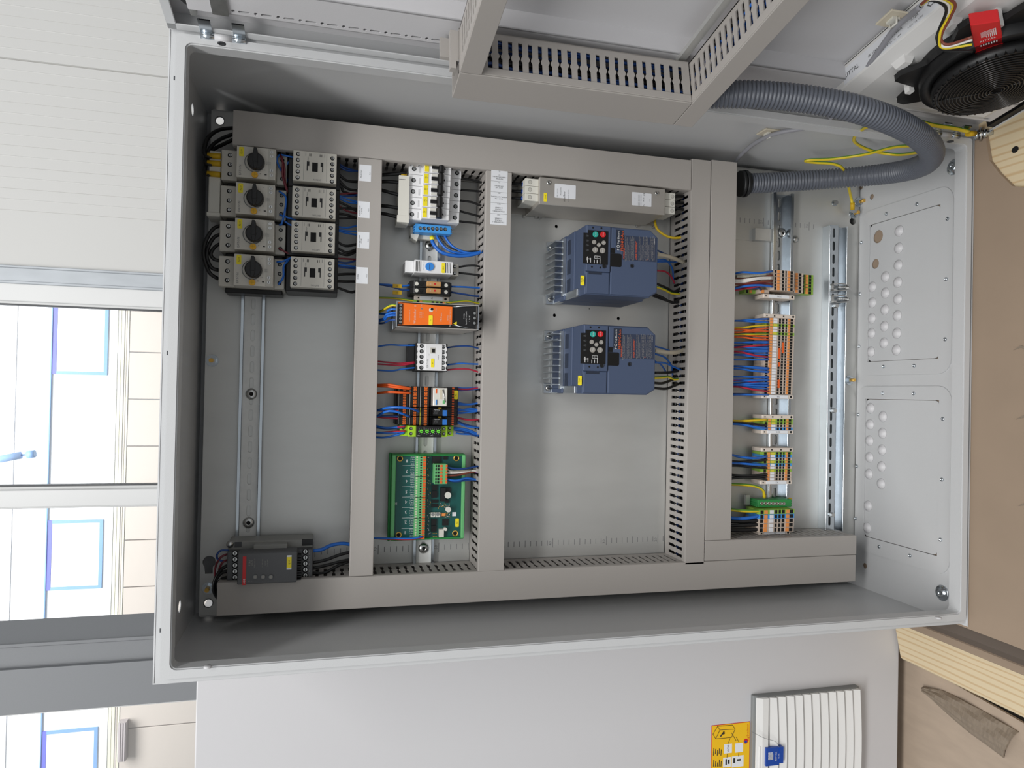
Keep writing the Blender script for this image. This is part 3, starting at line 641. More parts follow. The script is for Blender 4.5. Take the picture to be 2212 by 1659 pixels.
for k, ls in enumerate((('F2', '', 'E1', 'UEBERWACHUNG', 'NETZTEIL'), ('F1', '', 'STEUERUNG', '230 V, 24V', ''), ('F20', '', 'ALARM / NOTKLAPPE', '400 V, 1 PH', ''), ('F202', '', 'DOSIERER', 'VORLAGE', 'STELLANTRIEB 2'), ('F201', '', 'DOSIERER', 'VORLAGE', 'STELLANTRIEB 1'))):
    x1 = xb - k * st
    if k: m.box(x1 - .2, x1 + .2, 80.25, 80.35, zc - h2, zc + h2, 'inkgrey')
    for j, s in enumerate(ls):
        if s: m.text(s, x1 - 1.6 - 2.9 * j, zc, 80.4, 2.7, 'ink', 90)
m.build('label_strip', d2, label='white label strip in five fields')

# ================================================================== DIN rails
def rail(label, x0, x1, zc, w=35, h=7.5, lift=1.2, pitch=25, name='din_rail', sl=(18, 6.2), off=0):
    ox = (x0 + x1) / 2; t = thing(name, label, 'rail', ox, zc); iw = w * .36
    m = MB(ox, zc); hs = []
    x = x1 - 14 - off
    while x > x0 + 12: hs.append(slot(x, zc, *sl)); x -= pitch
    m.sheet(rect(x0, x1, zc - iw, zc + iw), hs, lift, lift + 1, 'zinc' if lift > 1.5 else 'railweb', 'd')
    for s in (-1, 1):
        m.box(x0, x1, lift, lift + h, zc + s * iw, zc + s * (iw + 1), 'zinc'); m.box(x0, x1, lift + h - 1, lift + h, zc + s * iw, zc + s * w / 2, 'zinc')
        m.box(x0, x1, lift + h - 2.2, lift + h - .2, zc + s * (w / 2 - .8), zc + s * w / 2, 'zinc')
    m.build('profile', t, bevel=.4); return t
r1 = rail('bare upper rail between the motor switches and the dark soft starter', 122, 712, 1123, 36, off=9)
r2 = rail('middle rail carrying breakers, orange power supply and green board', 72, 713, 847.5)
r3 = rail('lower deep rail carrying the beige terminal strips', 120, 744, 183, 44, 15, 2, off=2)
def rscrew(t, px, py, d, r=9): 
    x, z = P(px, py, d); s = MB(t.location.x * 1000, t.location.z * 1000); s.rev(x, z, [(r, d), (r, d + 1), (r * .8, d + 3.2), (r * .4, d + 4.2), (r * .38, d + 4.2), (r * .3, d + 3), (.1, d + 3)], 'steel', 18); s.disc(x, z, d + 4.25, r * .25, 'hole'); s.build('screw', t)
for t, px, py, d in ((r1, 543, 851, 1.5), (r1, 537, 1129, 1.5), (r2, 929, 530, 1.5), (r2, 915, 1184, 1.5), (r3, 1689, 503, 3)): rscrew(t, px, py, d)
cr = thing('support_rail', 'slotted bright C rail along the foot of the mounting plate', 'rail', 396, 66)
m = MB(396, 66); hs = [slot(675 - 25 * k, 76, 18, 5) for k in range(23)]
m.sheet(rect(104, 690, 66, 84), hs, 20, 21.5, 'zinc', 'd'); m.box(104, 690, 0, 21.5, 83, 84.5, 'zinc'); m.box(104, 690, 8, 9.5, 46, 66, 'zinc'); m.box(104, 690, 8, 21.5, 65, 66.5, 'zinc'); m.box(104, 690, 8, 22, 45.5, 47, 'zinc'); m.box(104, 690, 9.5, 10.2, 55, 56, 'dkgrey'); m.build('profile', cr, bevel=.5)
for px, py in ((1802, 439), (1803, 661), (1799, 887), (1795, 1111)):
    x, z = P(px, py, 21); s = MB(396, 66); s.cyl(x, z, 21, 23, 6, 'zinc', 14); s.cyl(x, z, 23, 28, 4.2, 'steel', 6, smooth=False); s.build('screw', cr)
for k, (py, lb) in enumerate(((622, 'upper shield clamp in the photo, clipped on the C rail'), (647, 'lower shield clamp in the photo, clipped on the C rail'))):
    x, z = P(1815, py, 24); t = thing('shield_clamp', lb.replace(' in the photo', '').replace('upper', 'spring shield clamp nearer the grey hose').replace('lower', 'spring shield clamp farther from the grey hose'), 'clamp', x, z, 'shield clamps on the C rail')
    m = MB(x, z)
    for s in (-1, 1): m.tube(crom([(x + s * 5, 21, z + 20), (x + s * 6.5, 30, z + 12), (x + s * 6, 34, z), (x + s * 4, 30, z - 14), (x + s * 2, 24, z - 22)], 4), 1.4, 'steel', 6)
    m.box(x - 7, x + 7, 21, 24, z + 14, z + 20, 'steel'); m.box(x - 7, x - 4, 24, 31, z + 14, z + 20, 'steel'); m.box(x + 4, x + 7, 24, 31, z + 14, z + 20, 'steel'); m.build('frame', t)
    m = MB(x, z); pts = [(x + 3.4 * math.cos(a * 1.2), 29 + 3.4 * math.sin(a * 1.2), z + 9 - a * .55) for a in range(40)]; m.tube(pts, .8, 'steel', 5); m.build('spring', t)
    m = MB(x, z); m.hexa([(x - 5, 24, z - 8), (x + 5, 24, z - 8), (x + 2, 22, z - 24), (x - 4, 22, z - 24)], [(x - 5, 30, z - 8), (x + 5, 30, z - 8), (x + 3, 26, z - 24), (x - 4, 26, z - 24)], 'steel'); m.build('shoe', t)

# ================================================================== motor protection switches and contactors
def tag(mb, x, z, d, w, h, lines=('F1',), ts=3.2, m='yellow'):
    mb.sheet(rrect(x - w / 2, x + w / 2, z - h / 2, z + h / 2, min(w, h) * .2, 2), [], d, d + .6, m, 'd')
    for k, s in enumerate(lines): mb.text(s, x, z + (len(lines) - 1 - 2 * k) * ts * .55, d + .7, ts, 'ink')
def motor_switch():
    ox, oz = 686.5, 1120; t = thing('motor_switch', '', 'switch', ox, oz, 'motor protection switches')
    m = MB(ox, oz); m.box(664, 709, 8, 52, 1074, 1167, 'lgrey'); m.box(664, 709, 52, 62, 1144, 1167, 'lgrey2'); m.box(664, 709, 52, 62, 1074, 1089, 'lgrey'); m.box(666, 707, 8, 40, 1060, 1074, 'dkgrey'); m.box(656.8, 664, 8, 46, 1078, 1160, 'black'); m.build('body', t, bevel=1)
    m = MB(ox, oz); m.box(663.7, 709.3, 52, 85, 1089, 1143, 'lgrey2'); m.box(664.2, 708.8, 85, 85.6, 1090, 1099, 'lgrey'); m.build('front', t, bevel=1.2, seg=2)
    m = MB(ox, oz)
    for x in (701, 687, 673): hscrew(m, x, 1155, 62, 3.4)
    for x in (701, 687, 673): m.cyl(x, 1081, 62, 62.2, 3, 'hole', 12); m.disc(x, 1081, 62.4, 1.8, 'mgrey', 8)
    for x in (704, 698, 677, 670): m.cyl(x, 1094.5, 85, 86, 2.9, 'lgrey', 12); m.disc(x, 1094.5, 86.2, 2.4, 'steel', 10); m.box(x - 1.6, x + 1.6, 86.2, 86.35, 1094.2, 1094.8, 'ink')
    m.build('terminal_screw', t, kind='stuff')
    m = MB(ox, oz); m.ring(687, 1118, 85, 86.2, 13.4, 14.4, 'mgrey', 24); m.rev(687, 1116, [(12, 85), (11.6, 96), (10.6, 97)], 'black', 24); m.prism([(684, 1113), (699, 1113), (705.5, 1114.5), (705.5, 1118.5), (699, 1119.5), (684, 1119.5)], 85, 98.5, 'black'); m.prism([(675, 1114.5), (687, 1112), (687, 1120), (675, 1118)], 85, 98, 'black'); m.build('knob', t, bevel=.6)
    m = MB(ox, oz); m.cyl(668.6, 1117.5, 85, 88, 4.4, 'dial', 18); m.box(665.4, 671.8, 88, 88.2, 1117.1, 1117.9, 'mustard'); m.box(668.2, 669, 88, 88.2, 1114, 1121, 'mustard'); m.build('dial', t)
    m = MB(ox, oz); tag(m, 701, 1136.5, 85, 13.5, 6.6, ('F210',), 3.4); m.build('tag', t)
    m = MB(ox, oz); m.text('EATON', 674, 1138, 85.3, 4.6, 'mgrey'); m.text('1', 704, 1105, 85.3, 3, 'inkgrey'); m.text('0', 677, 1104, 85.3, 3, 'inkgrey'); m.box(669.5, 671, 85, 85.2, 1101, 1104, 'ink'); m.text('A', 671, 1110, 85.3, 2.6, 'ink')
    for k in range(4): m.text('14A-22A', 687, 1101 - 1.6 * k, 85.8, 1.4, 'inkgrey')
    m.build('print', t, kind='stuff'); return t
ms = motor_switch(); ms['label'] = 'motor switch with black knob nearest the right duct'
for dx, lb in ((-53.3, 'second black knob motor switch from the right duct'), (-105.6, 'third black knob motor switch from the right duct'), (-157.7, 'motor switch with black knob nearest the empty rail')): dup(ms, dx, 0, lb)
def contactor():
    ox, oz = 688.5, 1033; t = thing('contactor', '', 'contactor', ox, oz, 'four contactors in a column')
    m = MB(ox, oz); m.box(662, 715, 8, 66, 996, 1072, 'black'); m.build('base', t, bevel=1)
    m = MB(ox, oz); m.box(666, 711.3, 66, 85, 1001.5, 1064.5, 'lgrey2'); m.build('front', t, bevel=1, seg=2)
    m = MB(ox, oz)
    for k in range(5): hscrew(m, 705.5 - 8.7 * k, 1057.5, 85, 3.1); hscrew(m, 704 - 8.7 * k, 1008, 85, 3.1)
    m.build('terminal_screw', t, kind='stuff')
    m = MB(ox, oz); m.box(681.5, 695, 85, 85.5, 1029, 1037, 'hole')
    for s, z in ((1, 1043), (-1, 1023)): m.box(689.5, 696, 85, 85.4, z - 1.8, z + 1.8, 'black'); m.box(682, 690, 85, 85.4, z + s * 1.8, z + s * .4, 'black')
    m.build('window', t)
    m = MB(ox, oz)
    for z in (1041, 1039.2, 1026, 1023.5): m.box(704, 708, 85, 85.2, z - .4, z + .4, 'ink')
    m.box(704, 709, 85, 85.2, 1050 - 3.8, 1050 - 3.2, 'inkgrey'); m.box(704, 709, 85, 85.2, 1019, 1019.6, 'inkgrey'); m.box(668, 710, 85, 85.1, 1049, 1049.3, 'inkgrey'); m.box(668, 710, 85, 85.1, 1016, 1016.3, 'inkgrey')
    m.text('EATON', 669.5, 1029, 85.2, 3.4, 'inkgrey', 90); m.text('DILM', 700, 1043, 85.2, 2.6, 'inkgrey'); m.build('print', t, kind='stuff'); return t
cn = contactor(); cn['label'] = 'black based contactor nearest the right duct'
for dx, lb in ((-53.2, 'second black based contactor from the right duct'), (-104.8, 'third black based contactor from the right duct'), (-158.2, 'last black based contactor, above the bare plate')): dup(cn, dx, 0, lb)
fb = thing('feeder_block', 'white busbar feeder block with three yellow collars above two motor switches', 'terminal', 658, 1174)
m = MB(658, 1174); m.box(610, 706, 20, 60, 1168, 1184, 'offwhite'); m.box(609, 615, 18, 62, 1167, 1186, 'offwhite'); m.build('body', fb, bevel=1)
for x in (698, 687, 671): m = MB(658, 1174); m.tube([(x, 61, 1186), (x, 62, 1174), (x, 62, 1168)], 4.2, 'mustard', 10); m.build('collar', fb)

# ================================================================== breakers, N block, thermostat, fuses
def breaker():
    ox, oz = 710, 848; t = thing('circuit_breaker', '', 'breaker', ox, oz, 'row of five circuit breakers'); a, b = 701, 718.6
    m = MB(ox, oz); m.prism([(8, 890), (55, 890), (55, 868), (70, 868), (70, 825), (55, 825), (55, 806), (8, 806), (8, 830), (20, 835), (20, 860), (8, 864)], a, b, 'white', 'x'); m.build('body', t, bevel=.5)
    m = MB(ox, oz); m.box(a + 1.6, b - 1.6, 70, 70.6, 860.5, 867, 'yellow'); m.text('F2', 711, 864.6, 70.8, 3.2, 'ink'); m.text('F2', 711, 861.8, 70.8, 2, 'ink'); m.build('tag', t)
    m = MB(ox, oz); m.box(a + 1, b - 1, 70, 72, 846, 856, 'white'); m.box(a + 6, b - 6.4, 72, 74, 846, 856, 'black'); m.box(a + 1.5, a + 5, 72, 73.4, 846.5, 855.5, 'offwhite'); m.box(b - 5.4, b - 1.5, 72, 73.4, 846.5, 855.5, 'offwhite'); m.build('window', t)
    m = MB(ox, oz); m.prism([(70, 837), (70, 846), (78, 845.5), (80, 843), (79.5, 839), (74, 836.5)], a + .6, b - .6, 'black', 'x'); m.build('toggle', t, bevel=1)
    m = MB(ox, oz)
    for z, d in ((882, 55), (813, 55)): m.cyl(709.5, z, d, d + .2, 3.6, 'hole', 14); m.disc(709.8, z - .4, d + .4, 2.3, 'mgrey', 10)
    m.sheet([(708, 833.5), (712, 835), (708, 836.5)], [], 70, 70.2, 'ink', 'd'); m.text('EATON', 709, 828.5, 70.2, 2, 'inkgrey', 90)
    for k in range(3): m.box(704, 714, 55, 55.1, 871 + k, 871.3 + k, 'inkgrey')
    m.build('print', t, kind='stuff'); return t
br_ = breaker(); br_['label'] = 'white circuit breaker at the right duct end of the row'
for k, lb in enumerate(('white circuit breaker next to the one at the right duct', 'white circuit breaker in the middle of the five', 'white circuit breaker second from the blue block', 'white circuit breaker next to the blue neutral block')): dup(br_, -18.1 * (k + 1), .5 * (k + 1), lb)
bb = thing('busbar_cover', 'white busbar end cover above the circuit breakers', 'busbar', 660, 898)
m = MB(660, 898); m.box(623, 696, 20, 60, 889.5, 906, 'offwhite'); m.box(622, 633, 20, 60.5, 889, 907.5, 'offwhite'); m.box(689, 690, 60, 60.3, 896, 906, 'inkgrey'); m.box(630, 631, 60, 60.3, 896, 906, 'inkgrey'); m.build('cover', bb, bevel=.8)
m = MB(660, 898); m.tube([(698, 50, 902), (698, 50, 893)], 4, 'mustard', 10); m.build('collar', bb)
nbk = thing('neutral_block', 'blue neutral terminal block with seven screws beside the breakers', 'terminal', 619, 848)
m = MB(619, 848); m.box(612, 625.5, 22, 45, 819, 877, 'nblock')
for k in range(3): m.box(613 + 4 * k, 615 + 4 * k, 24, 44, 877, 879, 'nblock'); m.box(613 + 4 * k, 615 + 4 * k, 24, 44, 817, 819, 'nblock')
m.build('body', nbk, bevel=.7)
m = MB(619, 848); m.box(606, 625, 8, 22, 826, 882, 'offwhite'); m.prism([(606, 882), (612, 882), (612, 868), (600, 872)], 8, 30, 'offwhite'); m.build('foot', nbk, bevel=.8)
m = MB(619, 848)
for k in range(7): hscrew(m, 618.8 + .2 * k - .5, 869 - 6.7 * k, 45, 3)
m.build('terminal_screw', nbk, kind='stuff')
ts = thing('thermostat', 'pale thermostat with a blue dial and black cooling slits', 'thermostat', 554.5, 848)
m = MB(554.5, 848); m.box(544.3, 564.7, 8, 60, 817, 879, 'white'); m.box(545.5, 564.5, 8, 50, 879, 892, 'white'); m.box(545, 564, 8, 45, 805, 817, 'lgrey'); m.build('body', ts, bevel=.8)
m = MB(554.5, 848); m.cyl(554.7, 855, 60, 62.5, 6.6, 'blueplastic', 20); m.box(550, 558, 62.5, 62.7, 854.6, 855.4, 'ink'); m.build('dial', ts)
m = MB(554.5, 848); tag(m, 554, 833, 60, 16, 5.4, ('B20',), 3); m.build('tag', ts)
m = MB(554.5, 848)
for z in (876, 873.6, 871.2, 868.8, 829, 826.4, 823.8, 821.2): m.box(546.5, 562.5, 60, 60.2, z - .55, z + .55, 'ink')
for k in range(3): m.text('0-60', 551 + 5 * k, 864.5 - .4 * k, 60.2, 2, 'inkgrey')
for x in (560, 549): hscrew(m, x, 812, 45, 2.8)
m.build('print', ts, kind='stuff')
def fuse_terminal():
    ox, oz = 527.5, 850; t = thing('fuse_terminal', '', 'fuse', ox, oz, 'pair of black fuse terminals')
    m = MB(ox, oz); m.prism([(8, 884), (48, 884), (55, 878), (55, 821), (48, 817), (8, 817)], 522, 532.6, 'black', 'x'); m.build('body', t, bevel=.7)
    m = MB(ox, oz); m.box(523.3, 531.3, 55, 63, 836, 859, 'fuse'); m.disc(527.3, 846, 63.2, 1.7, 'red', 8); m.text('10', 527, 853, 63.2, 3, 'inkwhite'); m.build('fuse_cap', t, bevel=1)
    m = MB(ox, oz)
    for z in (874, 827): m.disc(527.3, z, 55.3, 3, 'offwhite', 12)
    m.cyl(527.3, 867, 55, 57, 2.4, 'blackgloss', 10); m.build('screw', t); return t
ft = fuse_terminal(); ft['label'] = 'black fuse terminal on the side towards the thermostat'; dup(ft, -10.7, 0, 'black fuse terminal on the side towards the orange power supply')
ec = thing('end_clamp', 'beige end clamp with white marker beside the orange power supply', 'clamp', 510, 847)
m = MB(510, 847); m.box(503.2, 511.4, 8, 36, 818, 875, 'tblk2'); m.build('body', ec, bevel=.8)
m = MB(510, 847); m.box(504.4, 510.4, 36, 37, 829, 866, 'label'); m.text('J0', 507.4, 847, 37.2, 4, 'inkgrey', 90); m.build('marker', ec)
m = MB(510, 847); m.disc(507.5, 868.5, 36.2, 1.3, 'hole', 8); m.disc(507.5, 824.5, 36.2, 2.2, 'hole', 10); m.build('hole', ec)
et = thing('terminal_block', 'green yellow earth terminal half hidden beside the orange power supply', 'terminal', 501, 847)
m = MB(501, 847); m.box(496, 502.8, 8, 42, 815, 878, 'pegreen')
for z, mm in ((870, 'hole'), (865, 'lever'), (857, 'pegreen'), (846, 'hole'), (839, 'hole'), (832, 'hole'), (828, 'lever'), (822, 'hole')): m.box(496.6, 502.2, 42, 42.4, z - 2, z + 2, mm)
m.build('body', et)

# ================================================================== orange power supply
ps = thing('power_supply', 'orange and black power supply in a bright metal case', 'power supply', 471.5, 847)
def MP(): return MB(471.5, 847)
m = MP(); m.prism([(8, 893), (8, 800), (40, 793), (113, 785), (113, 910), (8, 910)], 452.5, 453.7, 'alu', 'x'); m.prism([(8, 893), (8, 800), (40, 793), (113, 785), (113, 910), (8, 910)], 489.8, 491, 'alu', 'x'); m.box(452.5, 491, 60, 114, 909, 910.4, 'alufin'); m.box(452.5, 491, 8, 10, 800, 910, 'alu'); m.box(452.5, 491, 108, 114, 784.6, 785.8, 'alufin'); m.box(453, 470, 20, 60, 908, 911, 'alufin'); m.build('case', ps)
m = MP(); m.box(453.7, 489.8, 12, 110, 788, 909, 'black'); m.build('housing', ps)
m = MP(); m.sheet([(455, 907.5), (489, 907.5), (486.5, 826), (459.5, 826)], [], 110, 114, 'orange', 'd'); m.build('front', ps)
m = MP(); m.box(456, 487.5, 114, 116, 901.5, 908, 'black'); m.build('terminal_strip', ps)
m = MP(); m.box(460, 481, 110, 112, 789, 793.5, 'black'); m.build('terminal_strip', ps)
m = MP()
for k in range(6): m.disc(485.3 - 5.1 * k, 904.2, 116.2, 1.9, 'steel', 12); m.box(484.3 - 5.1 * k, 486.3 - 5.1 * k, 116.3, 116.4, 904, 904.4, 'ink')
for k in range(3): m.disc(478.5 - 7.6 * k, 790.8, 112.3, 2, 'steel', 12)
m.build('terminal_screw', ps, kind='stuff')
m = MP(); tag(m, 464.6, 858.7, 114, 14.6, 6, ('T1',), 2.6); m.build('tag', ps)
m = MP(); m.disc(481.3, 857, 114.2, 2.2, 'hole', 12); m.disc(480, 858.5, 114.1, 3.2, 'offwhite', 12); m.disc(481.5, 872.5, 114.3, 1.3, 'mgrey', 10)
m.text('Weidmüller', 469.5, 882.8, 114.3, 4.6, 'offwhite'); m.text('PROeco', 470, 843, 114.3, 4, 'w_cream'); m.text('Output DC 24V  5A', 470, 890.5, 114.3, 2.2, 'w_cream'); m.text('PRO ECO 120W 24V 5A', 469, 829, 114.3, 2.6, 'w_cream'); m.text('14694800', 469, 832.5, 114.3, 2.2, 'w_cream'); m.text('DC OK', 484.5, 873, 114.3, 2, 'w_cream'); m.text('Adjust', 481, 851, 114.3, 2, 'w_cream', 0)
for k in range(3): m.text('DC OK 24V', 472, 875 - 2.2 * k, 114.3, 1.7, 'w_cream')
m.text('x', 485, 883, 114.3, 5, 'offwhite'); m.text('Input AC 100-240V', 471, 803.5, 110.3, 2.6, 'inkwhite'); m.text('50-60Hz', 473, 807, 110.3, 2.4, 'inkwhite'); m.text('L  N  PE', 470, 798.5, 110.3, 2.6, 'inkwhite')
m.sheet([(458.5, 818), (464.5, 818), (461.5, 824)], [], 110, 110.4, 'yellow', 'd'); m.text('!', 461.5, 820, 110.6, 3, 'ink'); m.box(454, 461, 110.1, 110.5, 785, 786, 'alufin')
for s, xs in ((1, (486.5, 490)), (-1, (459.5, 453))): m.tube([(xs[0], 112, 826), (xs[1], 112, 786)], .5, 'alufin', 4)
m.build('print', ps, kind='stuff')

# ================================================================== mini contactor
mc = thing('mini_contactor', 'small pale contactor with ten screws below the power supply', 'contactor', 411, 848)
m = MB(411, 848); m.box(388.5, 433.5, 8, 52, 822, 873, 'black'); m.box(390, 432, 8, 40, 873, 884, 'black'); m.build('base', mc, bevel=.8)
m = MB(411, 848); o = [(390, 823.5), (432.5, 823.5), (432.5, 871.5), (390, 871.5)]; hs = []
m.sheet([(390, 826)] + [(390 + 42.5 * (k + .5 * j) / 5, 824 + (1.6 if j else 0)) for k in range(5) for j in (0, 1)] + [(432.5, 826), (432.5, 870)] + [(432.5 - 42.5 * (k + .5 * j) / 5, 871.5 - (1.6 if j else 0)) for k in range(5) for j in (0, 1)] + [(390, 870)], [], 52, 60, 'white', 'd'); m.box(390.5, 432, 60, 61, 832, 858, 'white'); m.build('front', mc)
m = MB(411, 848)
for k in range(5):
    for z in (864.5, 830): hscrew(m, 428.5 - 8.6 * k, z, 60, 3.4)
m.build('terminal_screw', mc, kind='stuff')
m = MB(411, 848); m.box(417, 426, 61, 61.4, 843, 851, 'lgrey'); m.box(418.5, 424.5, 61.4, 61.6, 843.5, 848.5, 'hole'); m.build('window', mc)
m = MB(411, 848); tag(m, 402, 847, 61, 14, 5.2, ('K4',), 2.6); m.build('tag', mc)
m = MB(411, 848); m.text('EATON', 401, 855, 61.2, 4, 'mgrey'); m.text('DILER-22', 411, 838, 61.2, 2, 'inkgrey'); m.text('K1', 415, 853, 61.2, 2, 'inkgrey'); m.build('print', mc, kind='stuff')
# ================================================================== relays on the middle rail
def relay(x0, x1, lab, wide):
    oz = 853; ox = (x0 + x1) / 2; t = thing('relay_module', lab, 'relay', ox, oz, None if wide else 'two narrow relay modules'); w = x1 - x0
    m = MB(ox, oz); m.prism([(8, 902), (46, 902), (52, 898), (52, 884), (60, 882), (60, 868), (68, 866), (68, 852), (60, 850), (60, 806), (48, 802), (8, 802), (8, 820), (16, 822), (16, 868), (8, 870)], x0 + .2, x1 - .2, 'black', 'x'); m.build('socket', t, bevel=.5)
    n = 8 if wide else 4; st = w / n; m = MB(ox, oz)
    for k in range(n):
        x = x1 - st * (k + .5)
        for z, d in ((889, 52.2), (873.5, 60), (857.5, 68)): m.box(x - st * .34, x + st * .34, d, d + 1.6, z - 2.2, z + 2.2, 'orange'); m.box(x - .35, x + .35, d + 1.6, d + 1.8, z - 1.6, z + 1.6, 'black'); m.disc(x, z + 6.5, d + .2, 1.7, 'hole', 8)
        m.box(x - st * .3, x + st * .3, 60, 61, 811, 814.5, 'w_orange')
    m.build('push_lever', t, kind='stuff')
    m = MB(ox, oz); m.box(x0 + .4, x1 - .4, 68, 68.6, 865.4, 866.2, 'peyellow' if not wide else 'lgrey'); m.box(x0 + .4, x1 - .4, 60, 60.6, 881, 881.6, 'lgrey'); m.build('marker_strip', t)
    return t
rw = relay(331.5, 364.5, 'wide black relay module with a clear cover over metal contacts', True)
m = MB(348, 853); m.box(334, 363, 60, 84, 825.5, 848.5, 'alu'); m.build('clear_cover', rw, bevel=1.5, seg=2)
m = MB(348, 853); m.box(335, 362, 84, 84.3, 827, 847, 'offwhite'); m.box(354, 361, 84.3, 84.5, 842, 844.5, 'w_orange'); m.box(336, 344, 84.3, 86, 842.5, 844, 'blueplastic'); m.box(338, 343, 84.3, 85, 830, 833, 'green2'); m.box(345, 360, 84.3, 84.6, 834, 838, 'w_cream'); m.rod((340, 84.5, 829), (360, 85, 833), 1, 'steel'); m.build('contact_set', rw)
m = MB(348, 853); tag(m, 352, 808.5, 62, 14, 6, ('K2',), 3); m.build('tag', rw)
for k, (a, b, lab) in enumerate(((317, 331.2, 'narrow black relay with blue lever beside the wide relay'), (303, 316.8, 'narrow black relay with blue lever beside the lime green relay'))):
    t = relay(a, b, lab, False); c = (a + b) / 2; m = MB(c, 853)
    m.box(a + 1.5, b - 1.5, 60, 84, 824, 848, 'blackgloss'); m.build('relay_block', t, bevel=.8)
    m = MB(c, 853); m.box(a + 2, b - 3.4, 84, 85.4, 826, 832.6, 'blueplastic')
    for j in range(4): m.box(a + 2.2, b - 3.6, 85.4, 85.6, 826.8 + 1.5 * j, 827.2 + 1.5 * j, 'logoblue')
    m.build('lever', t)
    m = MB(c, 853); m.text('Weidmüller', b - 3.2, 842, 84.2, 1.9, 'inkwhite', 90); 
    for j in range(4): m.text('24 V DC 8A', b - 5 - 1.3 * j, 842 + .7 * j, 84.2, 1.2, 'inkgrey', 90)
    m.build('print', t, kind='stuff')
    m = MB(c, 853); m.box(b - 2, b + .8, 70, 74, 833, 837.5, 'mustard'); m.build('clip', t)
lm = thing('monitoring_relay', 'lime green and black relay with four green dials', 'relay', 294, 852)
m = MB(294, 852); m.box(285.2, 302.4, 8, 50, 809, 895, 'lime'); m.box(285.2, 302.4, 50, 68, 822, 884, 'lime'); m.build('body', lm, bevel=.8)
m = MB(294, 852); m.box(285, 302.6, 50, 76, 832.5, 872, 'black'); m.build('front', lm, bevel=.8)
for k in range(4): m = MB(294, 852); z = 864.5 - 8.9 * k; m.cyl(294.5, z, 76, 79, 2.7, 'limeg', 14); m.box(294.1, 294.9, 79, 79.2, z - 1.8, z + 1.8, 'ink'); m.build('dial', lm)
m = MB(294, 852)
for z, d in ((879.5, 68), (889.5, 50), (827.5, 68), (815.5, 50)):
    for x in (298, 290): hscrew(m, x, z, d, 2.6)
for k in range(4):
    for a in range(0, 360, 45): m.disc(294.5 + 4.6 * math.cos(R(a)), 864.5 - 8.9 * k + 4.3 * math.sin(R(a)), 76.2, .35, 'inkwhite', 5)
m.text('TELE', 287.5, 868, 76.2, 2, 'inkwhite', 90); m.text('UBRE 1', 287.5, 848, 76.2, 1.8, 'inkwhite', 90); m.text('R', 300, 860, 76.2, 2, 'inkwhite', 90); m.build('print', lm, kind='stuff')

# ================================================================== green circuit board in its carrier
pc = thing('circuit_board', 'green circuit board with eight numbered channels in a rail carrier', 'circuit board', 186, 847)
def BP(u, v, d=34): return P(830 + u / 8.295, 970 + v / 8.295, d)     # from the enlarged look at the board
m = MB(186, 847)
m.box(119, 251, 8, 26, 790, 905, 'green'); m.box(117.5, 253.5, 12, 38, 899, 905, 'green2'); m.box(117.5, 253.5, 12, 38, 785.5, 791, 'green2'); m.box(252, 255, 10, 36, 786, 905, 'green'); m.box(116.5, 119.5, 10, 36, 786, 905, 'green'); m.box(114, 256, 14, 26, 905, 908.5, 'green'); m.build('carrier', pc, bevel=1)
m = MB(186, 847); m.box(119.5, 252, 30, 32, 791, 899, 'pcb'); m.build('board', pc)
for uv in ((283, 170), (1293, 165), (258, 1540), (1272, 1510)):
    m = MB(186, 847); x, z = BP(*uv, 32); m.ring(x, z, 32, 32.5, 3.2, 5, 'gold', 20); m.disc(x, z, 32.2, 3.2, 'hole', 16); m.build('mounting_hole', pc)
for k in range(4):
    x1, z = BP(700, 130 + k * 375, 44); x0, _ = BP(700, 130 + k * 375 + 365, 44); zz = BP(640, 500, 44)[1]; z3 = BP(760, 500, 44)[1]
    m = MB(186, 847); m.box(x0 + .6, x1, 32, 44, z3 + 1, zz + 2, 'green2'); m.box(x0 + .6, x1, 32, 38, zz + 2, zz + 7, 'green2')
    st = (x1 - x0) / 8
    for j in range(8):
        x = x1 - st * (j + .5); m.box(x - 1.5, x + 1.5, 44, 45, z3 + 1.5, z3 + 6.2, 'w_orange'); m.box(x - 1.1, x + 1.1, 44, 44.3, z3 + 8, z3 + 10.6, 'hole'); m.disc(x, zz + 4.4, 38.2, 1.5, 'w_cream', 8)
    m.build('terminal_row', pc)
cx1, cz1 = BP(905, 275, 55); cx0, cz0 = BP(1125, 625, 55)
m = MB(186, 847); m.box(cx0, cx1, 32, 55, cz0, cz1, 'green2'); st = (cx1 - cx0) / 6
for j in range(6):
    x = cx1 - st * (j + .5)
    for fz_, mm, w in ((.06, 'lever', 1.5), (.47, 'lever', 1.8), (.70, 'hole', 1.7), (.88, 'hole', 1.2)): z = cz0 + (cz1 - cz0) * fz_; m.box(x - 1.9, x + 1.9, 55, 55.6 if mm == 'lever' else 55.2, z - w, z + w, 'w_orange' if mm == 'lever' else mm)
m.build('plug', pc, bevel=.6)
m = MB(186, 847)
for k, s in enumerate('87654321'):
    x, z = BP(408 - 4 * k, 215 + 183.5 * k, 32); m.text(s, x, z, 32.3, 7.6, 'inkwhite', 90)
    x, z = BP(475 - 3 * k, 302 + 187 * k - 5, 32)
    if k < 7: m.box(x - .25, x + .25, 32, 32.25, z - 13, z + 13, 'inkwhite')
    for j, w_ in enumerate(('Input', 'Out 2', 'Out 1', 'GND')): x, z = BP(510 - 3 * k, 150 + 183.5 * k + 40 * j, 32); m.text(w_, x, z, 32.3, 3, 'inkwhite', 90)
x, z = BP(210, 985, 32); m.text('CE', x, z, 32.3, 4.5, 'inkwhite', 0); m.build('print', pc, kind='stuff')
m = MB(186, 847)
